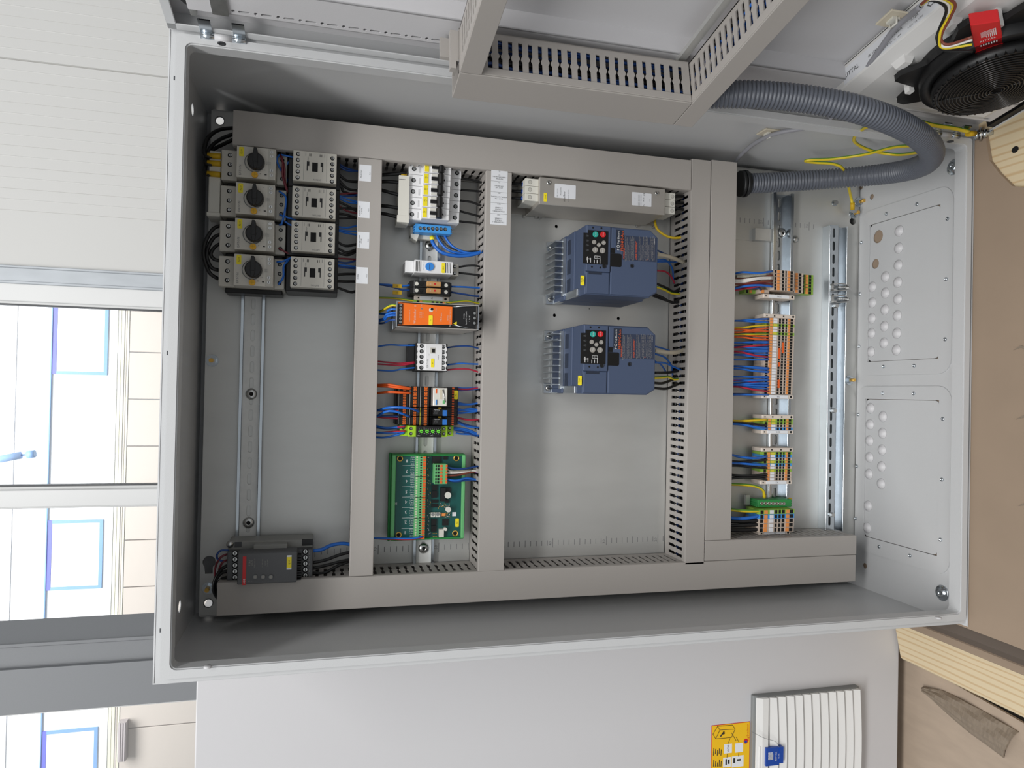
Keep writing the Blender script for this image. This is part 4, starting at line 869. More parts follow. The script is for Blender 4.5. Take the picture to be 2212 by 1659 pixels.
def chip(u0, v0, u1, v1, h, mm): a, b = BP(u0, v0, 32), BP(u1, v1, 32); m.box(b[0], a[0], 32, 32 + h, b[1], a[1], mm)
for q_ in ((850, 635, 940, 740, 3, 'blackgloss'), (845, 750, 940, 865, 3, 'blackgloss'), (1000, 680, 1080, 920, 9, 'black'), (845, 905, 960, 960, 2, 'blackgloss'), (845, 985, 960, 1040, 2, 'blackgloss'), (840, 1245, 930, 1355, 3, 'blackgloss'), (840, 1365, 930, 1475, 3, 'blackgloss'), (1040, 1250, 1145, 1365, 2, 'black'), (975, 1425, 1055, 1565, 7, 'offwhite'), (830, 1130, 905, 1210, 5, 'offwhite'), (915, 1130, 995, 1210, 5, 'offwhite'), (1020, 1150, 1095, 1195, 2, 'lever'), (1220, 1130, 1290, 1200, .4, 'label'), (860, 120, 1000, 260, 4, 'black'), (1060, 130, 1130, 185, 2, 'black'), (1090, 690, 1180, 780, 3, 'black'), (1085, 905, 1150, 960, 3, 'black')): chip(*q_)
for uv, r in (((1143, 830), 5.2), ((1152, 1088), 4.3), ((1100, 1440), 2.6)): x, z = BP(*uv, 42); m.cyl(x, z, 32, 42, r, 'offwhite', 16)
for uv in ((868, 1170), (955, 1170)): x, z = BP(*uv, 37); m.cyl(x, z, 37, 38, 2.6, 'mgrey', 12)
random.seed(3)
for k in range(150):
    u, v = random.choice((random.uniform(770, 830), random.uniform(960, 1180))), 0; v = random.uniform(110, 1560) if u < 840 else random.choice((random.uniform(960, 1060), random.uniform(1140, 1220)))
    x, z = BP(u, v, 32); m.box(x - .6, x + .6, 32, 32.8, z - .4, z + .4, random.choice(('gold', 'steel', 'inkwhite', 'black')))
for k in range(3):
    for j in range(2): x, z = BP(868 + 30 * k, 1500 + 50 * j, 32); m.rod((x, 32, z), (x, 40, z), .5, 'gold', 5)
m.build('component', pc, kind='stuff')
m = MB(186, 847); x, z = BP(1305, 1318, 32); tag(m, x, z, 32, 14, 6, ('N1',), 3); m.build('tag', pc)

# ================================================================== line filter
lf = thing('line_filter', 'long bare metal line filter with grey terminals at both ends', 'filter', 685, 572)
m = MB(685, 572); m.box(663, 707, 2, 85, 461, 683, 'alu'); m.build('case', lf, bevel=.8)
m = MB(685, 572); m.box(665, 705, 0, 2, 436, 712, 'alu'); m.build('base', lf)
for za, zb, d in ((683, 705, 78), (437, 461, 74)):
    for k in range(3): m = MB(685, 572); x = 705 - 12.2 * k; m.box(x - 11.6, x, 30, d, za, zb, 'offwhite'); m.disc(x - 5.8, (za + zb) / 2 + (3 if za > 600 else -7), d + .2, 3.2, 'lgrey', 14); m.ring(x - 5.8, (za + zb) / 2 + (3 if za > 600 else -7), d, d + .4, 2.8, 3.3, 'mgrey', 14); m.build('terminal', lf, bevel=.6)
def LP(u, v, d=85): return P(1120 + u / 6.144, 370 + v / 6.144, d)
for uv0, uv1 in (((483, 150), (757, 405)), ((1507, 262), (1762, 505))):
    m = MB(685, 572); a, b = LP(*uv0), LP(*uv1); a = (a[0] - 1.5, a[1]); m.sheet(rrect(b[0] + 4, a[0], b[1], a[1], 1.2, 2), [], 85, 85.3, 'label', 'd'); m.build('rating_label', lf)
m = MB(685, 572); a = LP(356, 345); tag(m, a[0], a[1], 85, 14, 5.4, ('Z100',), 3); m.build('tag', lf)
m = MB(685, 572)
for uv in ((402, 152), (1835, 290)): x, z = LP(*uv); m.rev(x, z, [(3.8, 85), (3.4, 86.6), (1.5, 87), (1.4, 86)], 'steel', 14); m.disc(x, z, 86.4, 1.3, 'hole', 8)
m.build('rivet', lf)
m = MB(685, 572)
x, z = LP(605, 335); m.text('schaffner', x, z, 85.5, 4.6, 'ink'); x, z = LP(560, 270); m.text('FN 3270H', x, z, 85.5, 3, 'inkgrey'); x, z = LP(665, 310); m.text('3x520/300VAC 50/60Hz', x - 2, z, 85.5, 2, 'inkgrey'); x, z = LP(515, 270); m.text('LINE   20A   50C', x - 2, z, 85.5, 2, 'inkgrey')
x, z = LP(1665, 310); m.text('CE', x, z, 85.5, 4.4, 'ink'); x, z = LP(1660, 380); m.text('UK CA', x, z, 85.5, 2.6, 'ink'); x, z = LP(1660, 455); m.text('UL', x, z, 85.5, 3, 'ink'); x, z = LP(1740, 390); m.text('LOAD', x, z, 85.5, 2, 'inkgrey'); x, z = LP(1545, 360); m.text('!', x, z, 85.5, 3, 'inkgrey')
for k in range(3): x, z = LP(1590 + 18 * k, 390); m.text('WARNING  HIGH VOLTAGE', x, z, 85.5, 1.6, 'inkgrey')
m.build('print', lf, kind='stuff')
for px, py in ((1159, 453), (1167, 464), (1378, 480), (1413, 474), (1133, 450)): x, z = P(px, py, 4); x = min(x, 660); m = MB(685, 572); m.cyl(x + 2, z, 0, 4, 3, 'steel', 10); m.build('screw', lf)

# ================================================================== inverters
def drive(txt):
    ox, oz = 566, 566; t = thing('inverter_drive', '', 'drive', ox, oz, 'pair of blue grey drives')
    m = MB(ox, oz)
    m.prism([(512.5, 8), (620, 8), (620, 60), (512.5, 60)], 505, 629, 'drive', 'z')
    m.loft([[(512.5, 60, 505), (620, 60, 505), (620, 60, 627), (512.5, 60, 627)], [(512.5, 100, 505), (620.5, 100, 505), (620.5, 100, 627), (512.5, 100, 627)]], 'drive')
    fo = [(512.5, 516), (520, 504), (521, 502), (609, 502), (610, 504), (620.5, 516), (620.5, 625), (512.5, 625)]
    m.prism(fo, 100, 146, 'drive'); m.prism([(514, 517), (522, 504), (608, 504), (619, 517), (619, 584), (514, 584)], 146, 150, 'drive'); m.box(514, 548, 146, 149.4, 585, 624, 'drive'); m.box(548, 619.5, 146, 152, 585, 625.5, 'drive')
    m.build('housing', t, bevel=1.6, seg=2)
    m = MB(ox, oz); m.box(513, 521, 8, 62, 612, 630, 'drive'); m.box(512.6, 525, 60, 120, 622, 628, 'alufin'); m.build('side_cover', t, bevel=1)
    m = MB(ox, oz)
    for k in range(9): x = 527 + 10.6 * k; m.box(x - .9, x + .9, 4, 56, 505, 645, 'alufin')
    m.box(520, 616, 52, 60, 505, 632, 'alufin'); m.box(514, 619, 2, 8, 500, 630, 'alufin'); m.build('heat_sink', t)
    for x in (521, 612): m = MB(ox, oz); m.box(x - 9, x + 9, 1, 6, 622, 644, 'alufin'); m.box(x - 9, x - 7, 6, 40, 622, 632, 'alufin'); m.build('foot', t, bevel=.6); m = MB(ox, oz); screw(m, x, 636, 6, 5.5, h=3); m.build('screw', t)
    m = MB(ox, oz)
    for g in range(3):
        for j in range(5): x0 = 522 + 32 * g; m.box(x0, x0 + 24, 68 + 3.6 * j, 69.8 + 3.6 * j, 627, 627.4, 'drivedk')
    for j in range(4): m.box(524, 612, 64, 64.3, 620, 620.2, 'drivedk')
    m.build('vent_slit', t)
    def K(u, v, d=152): return P(1190 + u / 8.296, 470 + v / 8.296, d)
    a, b = K(585, 215), K(1015, 850)
    m = MB(ox, oz); m.sheet([(b[0], b[1]), (b[0], a[1]), (a[0] - 5, a[1]), (a[0] - 5, a[1] - 7.5), (a[0], a[1] - 7.5), (a[0], b[1])], [], 152, 152.8, 'blackgloss', 'd'); kp = m.build('keypad', t)
    for uv, r, mm, s in (((793, 305), 4.6, 'teal', 'RUN'), ((927, 308), 4.6, 'red', 'STOP'), ((770, 442), 3.4, 'keygrey', '<'), ((940, 455), 3.4, 'keygrey', '>'), ((853, 493), 3.2, 'keygrey', '^'), ((787, 582), 4.5, 'keygrey', 'PRG'), ((918, 593), 4.5, 'keygrey', 'FUNC')):
        x, z = K(*uv); m = MB(ox, oz); m.rev(x, z, [(r, 152.6), (r, 154.2), (r * .9, 154.8)], mm, 18); m.text(s, x, z, 155, 2.6 if len(s) > 1 else 3.6, 'inkwhite', 0 if s not in '<>^' else 90); m.build('button', kp)
    m = MB(ox, oz)
    for u, v0, v1 in ((655, 700, 805), (708, 725, 805), (775, 760, 820), (825, 760, 820), (877, 730, 825)): p0, p1 = K(u, v0), K(u, v1); m.box(p1[0], p0[0], 152.8, 153, p0[1] - .45, p0[1] + .45, 'inkwhite')
    for u, s in ((640, 'RUN'), (660, 'KEY'), (690, 'Hz'), (672, 'A')): x, z = K(u, 740); m.text(s, x, z, 153, 2, 'inkwhite')
    p0, p1 = K(780, 685), K(880, 740); m.sheet(rect(p1[0], p0[0], p1[1], p0[1]), [rect(p1[0] + .5, p0[0] - .5, p1[1] + .5, p0[1] - .5)], 152.8, 153, 'inkwhite', 'd'); x, z = K(830, 712); m.text('Y', x, z, 153, 3.4, 'inkwhite')
    for k in range(4):
        x, z = K(650, 330 + 85 * k); m.text('8', x, z, 153, 7.5, 'dkgrey')
    m.build('print', kp)
    m = MB(ox, oz)
    for uv in ((755, 180), (905, 190), (735, 882), (885, 897)): x, z = K(*uv, 152); m.disc(x, z, 152.2, 1.6, 'hole', 10)
    x, z = K(957, 868); m.ring(x, z, 152, 152.6, 3, 4, 'drivedk', 16); m.disc(x, z, 152.3, 3, 'hole', 14)
    x, z = K(1452, 868, 150); m.ring(x, z, 150, 150.6, 2.2, 3.4, 'drivedk', 14); m.disc(x, z, 150.3, 2.2, 'hole', 12)
    a, b = K(680, 935, 150), K(915, 1025, 150); m.box(b[0], a[0], 148.5, 149.6, b[1], a[1], 'drivedk'); m.build('recess', t, kind='stuff')
    m = MB(ox, oz); a, b = K(1015, 635, 150), K(1262, 890, 150); m.sheet(rrect(b[0], a[0], b[1], a[1], 2.4, 3), [], 150, 150.5, 'blackgloss', 'd'); a, b = K(1080, 545, 150), K(1148, 640, 150); m.box(b[0], a[0], 150, 150.5, b[1], a[1], 'blackgloss'); m.build('window', t)
    m = MB(ox, oz); a, b = K(1170, 215, 150), K(1305, 590, 150); m.box(b[0], a[0], 149.8, 150.2, b[1], a[1], 'drivedk'); a, b = K(1290, 320, 150), K(1890, 800, 150); m.box(b[0], a[0], 149.8, 150.2, b[1], a[1], 'drivewin'); m.build('plate_label', t)
    m = MB(ox, oz)
    x, z = K(1210, 355, 150); m.text('Fuji Electric', x, z, 150.4, 4.4, 'inkwhite'); x, z = K(1205, 545, 150); m.text('F', x - 2.5, z, 150.4, 5.4, 'inkwhite'); m.ring(x + 2.6, z, 150.2, 150.4, 1.7, 2.3, 'inkwhite', 14)
    x, z = K(1275, 420, 150); m.text('FRENIC-Ace', x, z, 150.4, 6, 'w_orange')
    x, z = K(1308, 640, 150); m.text('WARNING', x, z, 150.4, 3.6, 'w_orange'); x, z = K(1528, 590, 150); m.text('AVERTISSEMENT', x, z, 150.4, 4, 'w_orange'); x, z = K(1725, 755, 150); m.text('警告' if False else '!!', x, z, 150.4, 3.6, 'w_orange')
    for k in range(22):
        u = 1335 + 24.5 * k
        if 1505 < u < 1560: continue
        L = ('RISK OF INJURY OR ELECTRIC SHOCK', 'Refer to the instruction manual before', 'installation and operation.', 'Do not remove any cover while applying', 'power and for at least 5 min. after')[k % 5]
        x, z = K(u, 560 + (60 if k % 5 == 2 else 0), 150); m.text(L, x, z, 150.4, 2.3, 'keygrey')
    x, z = K(1855, 430, 150); m.text('AC400V', x, z, 150.4, 2.6, 'inkwhite'); m.build('print', t, kind='stuff')
    m = MB(ox, oz); x, z = K(562, 1128, 149); tag(m, x, z, 149.4, 15, 6, ('', ''), 3); m.build('tag', t); m = MB(ox, oz); m.text(txt, x, z + 1.2, 150.2, 3, 'ink'); m.text(txt, x, z - 1.6, 150.2, 2, 'ink'); m.build('tag_print', t); return t
dv = drive('T104'); dv['label'] = 'blue grey drive beside the metal line filter'
dup(dv, -154.6, 1, 'blue grey drive with bare plate to its left')

# ================================================================== terminal strips
def block(x, w, zc, z0, z1, d, col, cols, name='terminal_block', label='', group=None):
    """one clip-on terminal: body plus levers, holes, marker; rel. z offsets from the strip centre"""
    m = MB(x, zc); a, b = x - w / 2 + .12, x + w / 2 - .12
    m.prism([(10, zc + z0 + 3), (d - 6, zc + z0), (d, zc + z0 + 2), (d, zc + z1 - 2), (d - 6, zc + z1), (10, zc + z1 - 3)], a, b, col, 'x')
    for z, h, mm in cols: m.box(a + w * .08, b - w * .08, d, d + (1 if mm in ('lever', 'label') else .3), zc + z - h / 2, zc + z + h / 2, mm)
    return solo(m, name, label, 'terminal', group)
FEAT = [(25.5, 5, 'hole'), (18.5, 5.4, 'lever'), (10, 7.4, 'label'), (0.5, 4.2, 'hole'), (-6.5, 4.2, 'hole'), (-13, 3, 'hole'), (-18.8, 4, 'lever'), (-24.5, 5, 'hole')]
def cols(col, marker='label'): return [(z, h, marker if mm == 'label' else mm) for z, h, mm in FEAT]
ORD = 'first second third fourth fifth sixth seventh eighth ninth tenth eleventh twelfth thirteenth fourteenth fifteenth sixteenth seventeenth eighteenth nineteenth twentieth twenty-first twenty-second twenty-third twenty-fourth twenty-fifth twenty-sixth twenty-seventh twenty-eighth twenty-ninth'.split()
def strip(x1, pitch, seq, zc, d, names, roll=.02):
    for k, c in enumerate(seq):
        x = x1 - pitch * (k + .5); z = zc + roll * (x1 - x)
        col = {'b': 'tblk', 'g': 'pegreen', 'n': 'nblock'}[c]; mk = {'b': 'label', 'g': 'peyellow', 'n': 'label'}[c]
        block(x, pitch, z, -32.5, 32.5, d, col, cols(col, mk), label=names[c][0] + (', %s from the top end' % ORD[k] if names[c][1] else ''), group=names[c][1])
def endclamp(x, zc, d, w, label, text=None):
    t = thing('end_clamp', label, 'clamp', x, zc)
    m = MB(x, zc); m.prism([(10, zc - 31), (d - 2, zc - 33.5), (d, zc - 32), (d, zc + 32), (d - 2, zc + 33.5), (10, zc + 31)], x - w / 2, x + w / 2, 'tblk2', 'x'); m.build('body', t, bevel=.5)
    m = MB(x, zc)
    for z, r in ((28, 1.4), (-27, 2.2)): m.disc(x, zc + z, d + .2, r, 'hole', 10)
    if not text:
        for z in (12, -7): m.box(x - 1.3, x + 1.3, d, d + .2, zc + z - 1.4, zc + z + 1.4, 'hole')
    m.build('hole', t)
    if text: m = MB(x, zc); m.box(x - w * .4, x + w * .4, d, d + 1, zc - 20, zc + 22, 'label'); m.text(text, x, zc, d + 1.2, 5, 'inkgrey', 90); m.build('marker', t)
D_ = 45
endclamp(507.2, 206.5, D_, 7, 'beige end clamp at the top of the longest terminal strip')
strip(503.5, 5.18, 'bbgbbg' + 'b' * 21, 206.5, D_, {'b': ('beige spring terminal in the longest strip', 'beige terminals of the longest strip'), 'g': ('green and yellow earth terminal in the longest strip', 'earth terminals of the longest strip')})
endclamp(359.5, 208.5, D_, 7, 'beige end clamp with marker X4', 'X4')
for px, py0, py1, lb in ((1691, 740, 763, 'orange jumper bar on the side nearer the bottom of the cabinet'), (1683, 752, 775, 'longer orange jumper bar beside the white markers'), (1682.5, 783, 792, 'short orange jumper bar in the longest strip'), (1681.5, 820, 838, 'orange jumper bar nearest the marker X4')):
    a, b = P(px, py0, D_), P(px, py1, D_); m = MB(a[0], a[1]); m.box(b[0], a[0], D_ + .3, D_ + 1.6, a[1] - 1.8, a[1] + 1.8, 'w_orange'); solo(m, 'jumper_bar', lb, 'jumper', 'orange jumper bars')
endclamp(322.5, 207, D_, 7, 'beige end clamp on top of the strip marked X90')
strip(319, 5.2, 'ggbn', 207, D_, {'b': ('beige terminal in the strip marked X90', None), 'g': ('earth terminal in the four way strip marked X90', 'earth terminals of the four way strip'), 'n': ('blue terminal in the strip marked X90', None)})
endclamp(295, 207.5, D_, 6.6, 'beige end clamp with marker X90', 'X90')
endclamp(262.5, 207.5, D_, 7, 'beige end clamp on top of the ten way strip')
strip(258.6, 5.22, 'gnbgnbgbbb', 207.5, D_, {'b': ('beige terminal in the ten way strip marked X1', 'beige terminals of the ten way strip'), 'g': ('earth terminal in the ten way strip marked X1', 'earth terminals of the ten way strip'), 'n': ('blue terminal in the ten way strip marked X1', 'blue terminals of the ten way strip')})
endclamp(203, 208.5, D_, 7, 'beige end clamp with marker X1 below the ten way strip', 'X1')
# earth bar and the wide input terminals
pe = thing('earth_bar', 'green earth bar with seven screws', 'terminal', 163, 205)
m = MB(163, 205); m.prism([(10, 240), (35, 240), (35, 169), (10, 169)], 156, 170, 'green', 'x')
for k in range(3): m.box(157 + 4 * k, 159.5 + 4 * k, 14, 34, 240, 242, 'green'); m.box(157 + 4 * k, 159.5 + 4 * k, 14, 34, 167, 169, 'green')
m.build('body', pe, bevel=.8)
m = MB(163, 205)
for k in range(7): z = 231.5 - 7.6 * k; x = 163.4 - .25 * k; m.ring(x, z, 35, 35.5, 2.4, 3.4, 'steel', 14); m.disc(x, z, 35.3, 2.6, 'steel', 10); m.box(x - 1.6, x + 1.6, 35.4, 35.6, z - .4, z + .4, 'ink')
m.build('terminal_screw', pe, kind='stuff')
m = MB(163, 205); m.box(158, 176, 8, 14, 243, 252, 'galv'); m.build('bracket', pe)
m = MB(163, 205); x, z = P(1650, 1068, 30); m.tube([(x, 32, z), (x - 6, 30, z - 1)], 3.2, 'mustard', 8); x, z = P(1707, 1076, 28); m.tube([(x, 28, z), (x - 6, 26, z)], 3, 'mustard', 8); m.build('collar', pe)
WF = [(31, 6, 'hole'), (23, 6.5, 'lever'), (11, 7.6, 'label'), (2, 4.5, 'hole'), (-5.5, 4.5, 'hole'), (-13, 5.6, 'hole'), (-22, 6.5, 'lever'), (-30, 7, 'hole')]
for k, (c, lb) in enumerate((('pegreen', 'wide green and yellow input terminal below the earth bar'), ('nblock', 'wide blue input terminal below the earth bar'), ('tblk', 'wide beige input terminal next to the blue one'), ('tblk', 'middle one of the three wide beige input terminals'), ('tblk', 'wide beige input terminal next to the marked end clamp'))):
    block(151 - 8.1 * k, 8.1, 213.5 + .3 * k, -38, 38, 55, c, [(z, h, mm) for z, h, mm in WF], label=lb, group='wide input terminals')
endclamp(110.8, 210, 45, 5.6, 'beige end clamp with marker X1 beside the short duct', 'X1')
# three level sensor terminals 1X90
for k in range(6):
    x = 587 - 6.2 * k + .3; m = MB(x, 190); a, b = x - 2.9, x + 2.9
    m.prism([(10, 226), (45, 229), (52, 226), (52, 184), (45, 182), (38, 179), (38, 154), (28, 152), (10, 152)], a, b, 'tblk', 'x'); m.box(a, b, 10, 28, 125, 150, 'pegreen'); m.box(a, b, 8, 26, 123, 125, 'tblk')
    z0 = 2.2
    for z, h, mm, d in ((223, 4, 'hole', 52), (217, 5, 'lever', 52), (207, 4, 'hole', 52), (201, 2.4, 'hole', 52), (195, 4.6, 'lever', 52), (189, 4.6, 'hole', 52), (175, 2.4, 'hole', 38), (168.5, 4.8, 'lever', 38), (161, 5.4, 'hole', 38), (146, 2.6, 'hole', 28), (139.5, 4.8, 'lever', 28), (132, 5.4, 'hole', 28)): m.box(a + .4, b - .4, d, d + (.9 if mm == 'lever' else .3), z - h / 2, z + h / 2, mm)
    solo(m, 'terminal_block', 'stepped sensor terminal with green yellow foot, %s from the grey hose' % ORD[k], 'terminal', 'three level sensor terminals')
t = thing('terminal_block', 'stepped beige and green terminal half behind the marked end clamp', 'terminal', 552, 240); m = MB(552, 240)
m.box(548.5, 555, 10, 38, 226, 248, 'tblk'); m.box(548.5, 555, 10, 28, 248, 270, 'pegreen'); m.box(549, 554.6, 38, 39, 237, 243, 'lever'); m.box(549, 554.6, 28, 29, 256, 261, 'lever'); m.box(549, 554.6, 28, 28.3, 263, 268, 'hole'); m.build('body', t)
endclamp(543.5, 207, 42, 7.5, 'beige end clamp with marker 1X90', '1X90')

# ================================================================== soft starter
so = thing('soft_starter', 'dark grey soft starter with a red band and three small dials', 'starter', 95, 1085)
def SP(u, v, d): return P(460 + u / 9.217, 1150 + v / 9.217, d)
def SB(u0, v0, u1, v1, d): 
    a, b = SP(u0, (v0 + v1) / 2, d), SP(u1, (v0 + v1) / 2, d); c_, e = SP((u0 + u1) / 2, v0, d), SP((u0 + u1) / 2, v1, d); return e[0], c_[0], b[1], a[1]
m = MB(95, 1085); x0, x1, z0, z1 = SB(290, 345, 1985, 960, 60); m.box(x0, x1, 8, 66, z0, z1, 'ssgrey'); x0, x1, z0, z1 = SB(400, 400, 1700, 1020, 92); m.box(x0, x1, 60, 92, z0 + 2, z1 - 6, 'ssgrey'); m.build('body', so, bevel=1.2)
m = MB(95, 1085); x0, x1, z0, z1 = SB(300, 140, 1990, 345, 50); m.box(x0, x1 - 2, 8, 50, z0, z1, 'ssrear'); m.build('rear_part', so, bevel=1)
m = MB(95, 1085); a = SB(820, 230, 1480, 410, 62); m.box(a[0], a[1], 50, 66.6, a[2], a[3], 'ssrear'); m.build('nameplate', so)
m = MB(95, 1085); a = SB(590, 480, 660, 1050, 92); m.box(a[0], a[1], 92, 92.6, a[2], a[3], 'red'); m.text('ABB', a[0] + 6, (a[2] + a[3]) / 2, 92.8, 4, 'inkwhite'); m.build('band', so)
m = MB(95, 1085); a = SB(1470, 455, 1565, 740, 92); m.box(a[0], a[1], 92, 92.5, a[2], a[3], 'label'); m.box(a[0] + 2.5, a[1] - 2.5, 92.5, 92.8, a[2], a[3], 'yellow'); m.text('Q10', (a[0] + a[1]) / 2, (a[2] + a[3]) / 2, 93, 3.6, 'ink'); m.build('tag', so)
for u in (845, 1000, 1155): x, z = SP(u, 880, 92); m = MB(95, 1085); m.cyl(x, z, 92, 94.5, 3, 'mgrey', 14); m.cyl(x, z, 94.5, 95, 2, 'keygrey', 12); m.build('dial', so)
m = MB(95, 1085)
for k in range(5):
    for u, d in ((440, 66), (1840, 66)): x, z = SP(u, (420 if u < 900 else 385) + 120 * k, d); m.cyl(x, z, d, d + .3, 4.6, 'hole', 14); m.disc(x + .4, z, d + .5, 3, 'steel', 12); m.box(x - 2, x + 2.6, d + .5, d + .7, z - .6, z + .6, 'ink')
m.build('terminal_screw', so, kind='stuff')
m = MB(95, 1085)
for u, s, sz in ((730, 'PSR6', 4), (780, '600-70', 3), (830, 'PSR6-600-70', 2.4), (985, 'Ue 208-600V', 2.2), (1040, 'Ie 6.8A', 2.2), (1085, 'Us 100-240V', 2)): x, z = SP(u, 610, 92); m.text(s, x, z, 92.2, sz, 'keygrey')
for u, s in ((720, 'R'), (770, 'F')): x, z = SP(u, 970, 92); m.text(s, x, z, 92.2, 3, 'keygrey')
for k, s in enumerate(('4RUN', '5STOP', '6T3', '4T2', '2T1')): x, z = SP(1920, 400 + 120 * k, 66); m.text(s, x, z, 66.3, 2.8, 'keygrey')
for k in range(10): x, z = SP(1715, 470 + 50 * k, 80); m.box(x - 1, x + 1, 66, 84, z - 3, z + 3, 'black')
m.build('print', so, kind='stuff')
m = MB(95, 1085); x, z = SP(342, 235, 50); m.rev(x, z, [(5.4, 50), (5, 53), (2, 54.5), (.1, 54.6)], 'steel', 14); m.build('screw', so)
m = MB(95, 1085); a = SB(1775, 130, 1990, 260, 50); m.box(a[0], a[1], 50, 50.6, a[2], a[3], 'black'); m.build('recess', so); m = MB(95, 1085); a = SB(430, 190, 600, 295, 50); m.box(a[0], a[1], 50, 50.6, a[2] + 2, a[3], 'dkgrey'); m.build('recess', so)
# ================================================================== ducts, fan, cables on the open door
def dslot60(c, h=60): return [(c - 2.6, 9), (c + 2.6, 9), (c + 2.6, 26), (c + 1, 29), (c + 1, 31), (c + 2.6, 34), (c + 2.6, 51), (c - 2.6, 51), (c - 2.6, 34), (c - 1, 31), (c - 1, 29), (c - 2.6, 26)]
dB = duct('slotted grey duct running upright beside the door hinges', 'z', 566, 866, 44, 96, 60, None, DOORM, 18, 12.5, dslot60)
dA = duct('upper slotted grey duct reaching out across the open door', 'x', 97, 640, 840, 866, 60, None, DOORM, 18, 12.5, dslot60)
dC = duct('lower slotted grey duct on the open door that the hose enters', 'x', 44, 640, 538, 565, 60, None, DOORM, 18, 12.5, dslot60)
m = MB(dB.location.x, 716); 
m = MB(70, 716); m.box(62, 92, 20, 60, 866, 869, 'duct'); m.box(62, 68, 14, 40, 869, 884, 'duct'); m.box(84, 92, 20, 70, 869, 876, 'duct'); m.build('end_bracket', dB)
m = MB(); m.box(80, 620, 6, 12, 566, 576, 'galv'); m.build('mounting_strip', do)
random.seed(11)
for k in range(9):
    mb = MB(70, 716, 40); x = random.uniform(52, 88); d = random.uniform(28, 66)
    mb.tube(crom([(x + random.uniform(-4, 4), d + random.uniform(-3, 3), 590 + 33 * j) for j in range(9)], 3), 1.6, random.choice(('w_blue', 'w_dblue')), 6)
    solo(mb, 'wire', 'blue wire seen through the slots of the upright door duct', 'wire', 'blue wires inside the upright door duct', DOORM)
for k in range(6):
    mb = MB(200, 551, 40); z = random.uniform(543, 560); d = random.uniform(26, 64)
    mb.tube(crom([(60 + 45 * j, d + random.uniform(-3, 3), z + random.uniform(-3, 3)) for j in range(9)], 3), 1.6, random.choice(('w_blue', 'w_dblue')), 6)
    solo(mb, 'wire', 'blue wire seen through the slots of the lower door duct', 'wire', 'blue wires inside the lower door duct', DOORM)
# filter fan
FU, FZ = 187, 184
fan = thing('filter_fan', 'black filter fan with a red terminal box on a white door housing', 'fan', FU, FZ, frame=DOORM)
def MF(): return MB(FU, FZ)
m = MF(); o = [(FU - 128, FZ - 130), (FU + 132, FZ - 130), (FU + 132, FZ + 138), (FU - 128, FZ + 138)]; i_ = [(FU - 112, FZ - 114), (FU + 114, FZ - 114), (FU + 114, FZ + 116), (FU - 112, FZ + 116)]
m.loft([[(x, -18, z) for x, z in o], [(x, 14, z) for x, z in o], [(x, 22, z) for x, z in i_]], 'filterwhite')
m.build('housing', fan, bevel=1.5, seg=2)
m = MF(); zt_ = FZ + 138.3; m.box(FU - 100, FU + 128, -10, 12, zt_ - .3, zt_, 'label'); m.box(FU - 126, FU + 130, -15.5, -14.5, zt_ - .3, zt_, 'ink')
def ttop(t, u, w, sz, mm='ink'):
    q_ = MB(); q_.text(t, 0, 0, 0, sz, mm); b0 = len(m.v)
    for v in q_.v: m.V(u + v[0] * 1000, w - v[2] * 1000, zt_ + .2)
    for f in q_.f: m.Fc([b0 + i for i in f], mm)
for u, t, sz in ((-84, 'RITTAL', 9), (-40, 'SK 3240.100', 5), (-8, '230V 50/60Hz', 5), (26, '0.12A', 5), (52, 'CE', 12), (74, 'UL', 12), (92, 'IP54', 8), (114, 'EAC', 9)): ttop(t, FU + u, 1, sz)
for u in (-40, -8, 26): ttop('0.12/0.11A  18W', FU + u, 8, 3.4)
m.build('type_label', fan, kind='stuff')
GU, GZ = FU + 12, FZ + 10
tips = []
for a in range(0, 360, 6):
    r = 86
    for c in (45, 135, 225, 315):
        dlt = a - c
        if abs(dlt) <= 30: r = {3: 92, 9: 102, 15: 114, 21: 110, 27: 96}[abs(dlt)]
    tips.append((GU + r * math.cos(R(a)), GZ + r * math.sin(R(a))))
m = MF(); m.sheet(tips, [circ(GU, GZ, 70, 40)], 30, 38, 'black', 'd'); m.ring(GU, GZ, 18, 52, 70, 84, 'black', 40); m.build('frame', fan, bevel=1)
m = MF()
for c in (45, 135, 225, 315): x, z = GU + 94 * math.cos(R(c)), GZ + 94 * math.sin(R(c)); m.box(x - 4, x + 4, 14, 44, z - 4, z + 4, 'filterwhite')
m.build('clip', fan, kind='stuff')
for c in (70, 110, 160, 200): m = MF(); x, z = GU + 108 * math.cos(R(c)), GZ + 108 * math.sin(R(c)); m.hexa([(x - 12, 18, z - 9), (x + 12, 18, z - 9), (x + 12, 18, z + 9), (x - 12, 18, z + 9)], [(x - 8, 30, z - 5), (x + 8, 30, z - 5), (x + 8, 30, z + 5), (x - 8, 30, z + 5)], 'filterwhite'); m.build('lug', fan)
m = MF(); m.rev(GU, GZ, [(70, 52), (72, 60), (69, 66), (65, 66)], 'black', 40)
for a in range(0, 360, 8): m.box(GU + 69 * math.cos(R(a)) - 1.2, GU + 69 * math.cos(R(a)) + 1.2, 54, 67, GZ + 69 * math.sin(R(a)) - 1.2, GZ + 69 * math.sin(R(a)) + 1.2, 'blackgloss')
m.build('collar', fan)
for r in range(8, 69, 4):
    m = MF(); d = 66 + 8 * (1 - (r / 70) ** 2); n = 36; m.tube([(GU + r * math.cos(R(360 * k / n)), d, GZ + r * math.sin(R(360 * k / n))) for k in range(n + 1)], .9, 'blackgloss', 5, caps=False); m.build('grille_ring', fan)
m = MF()
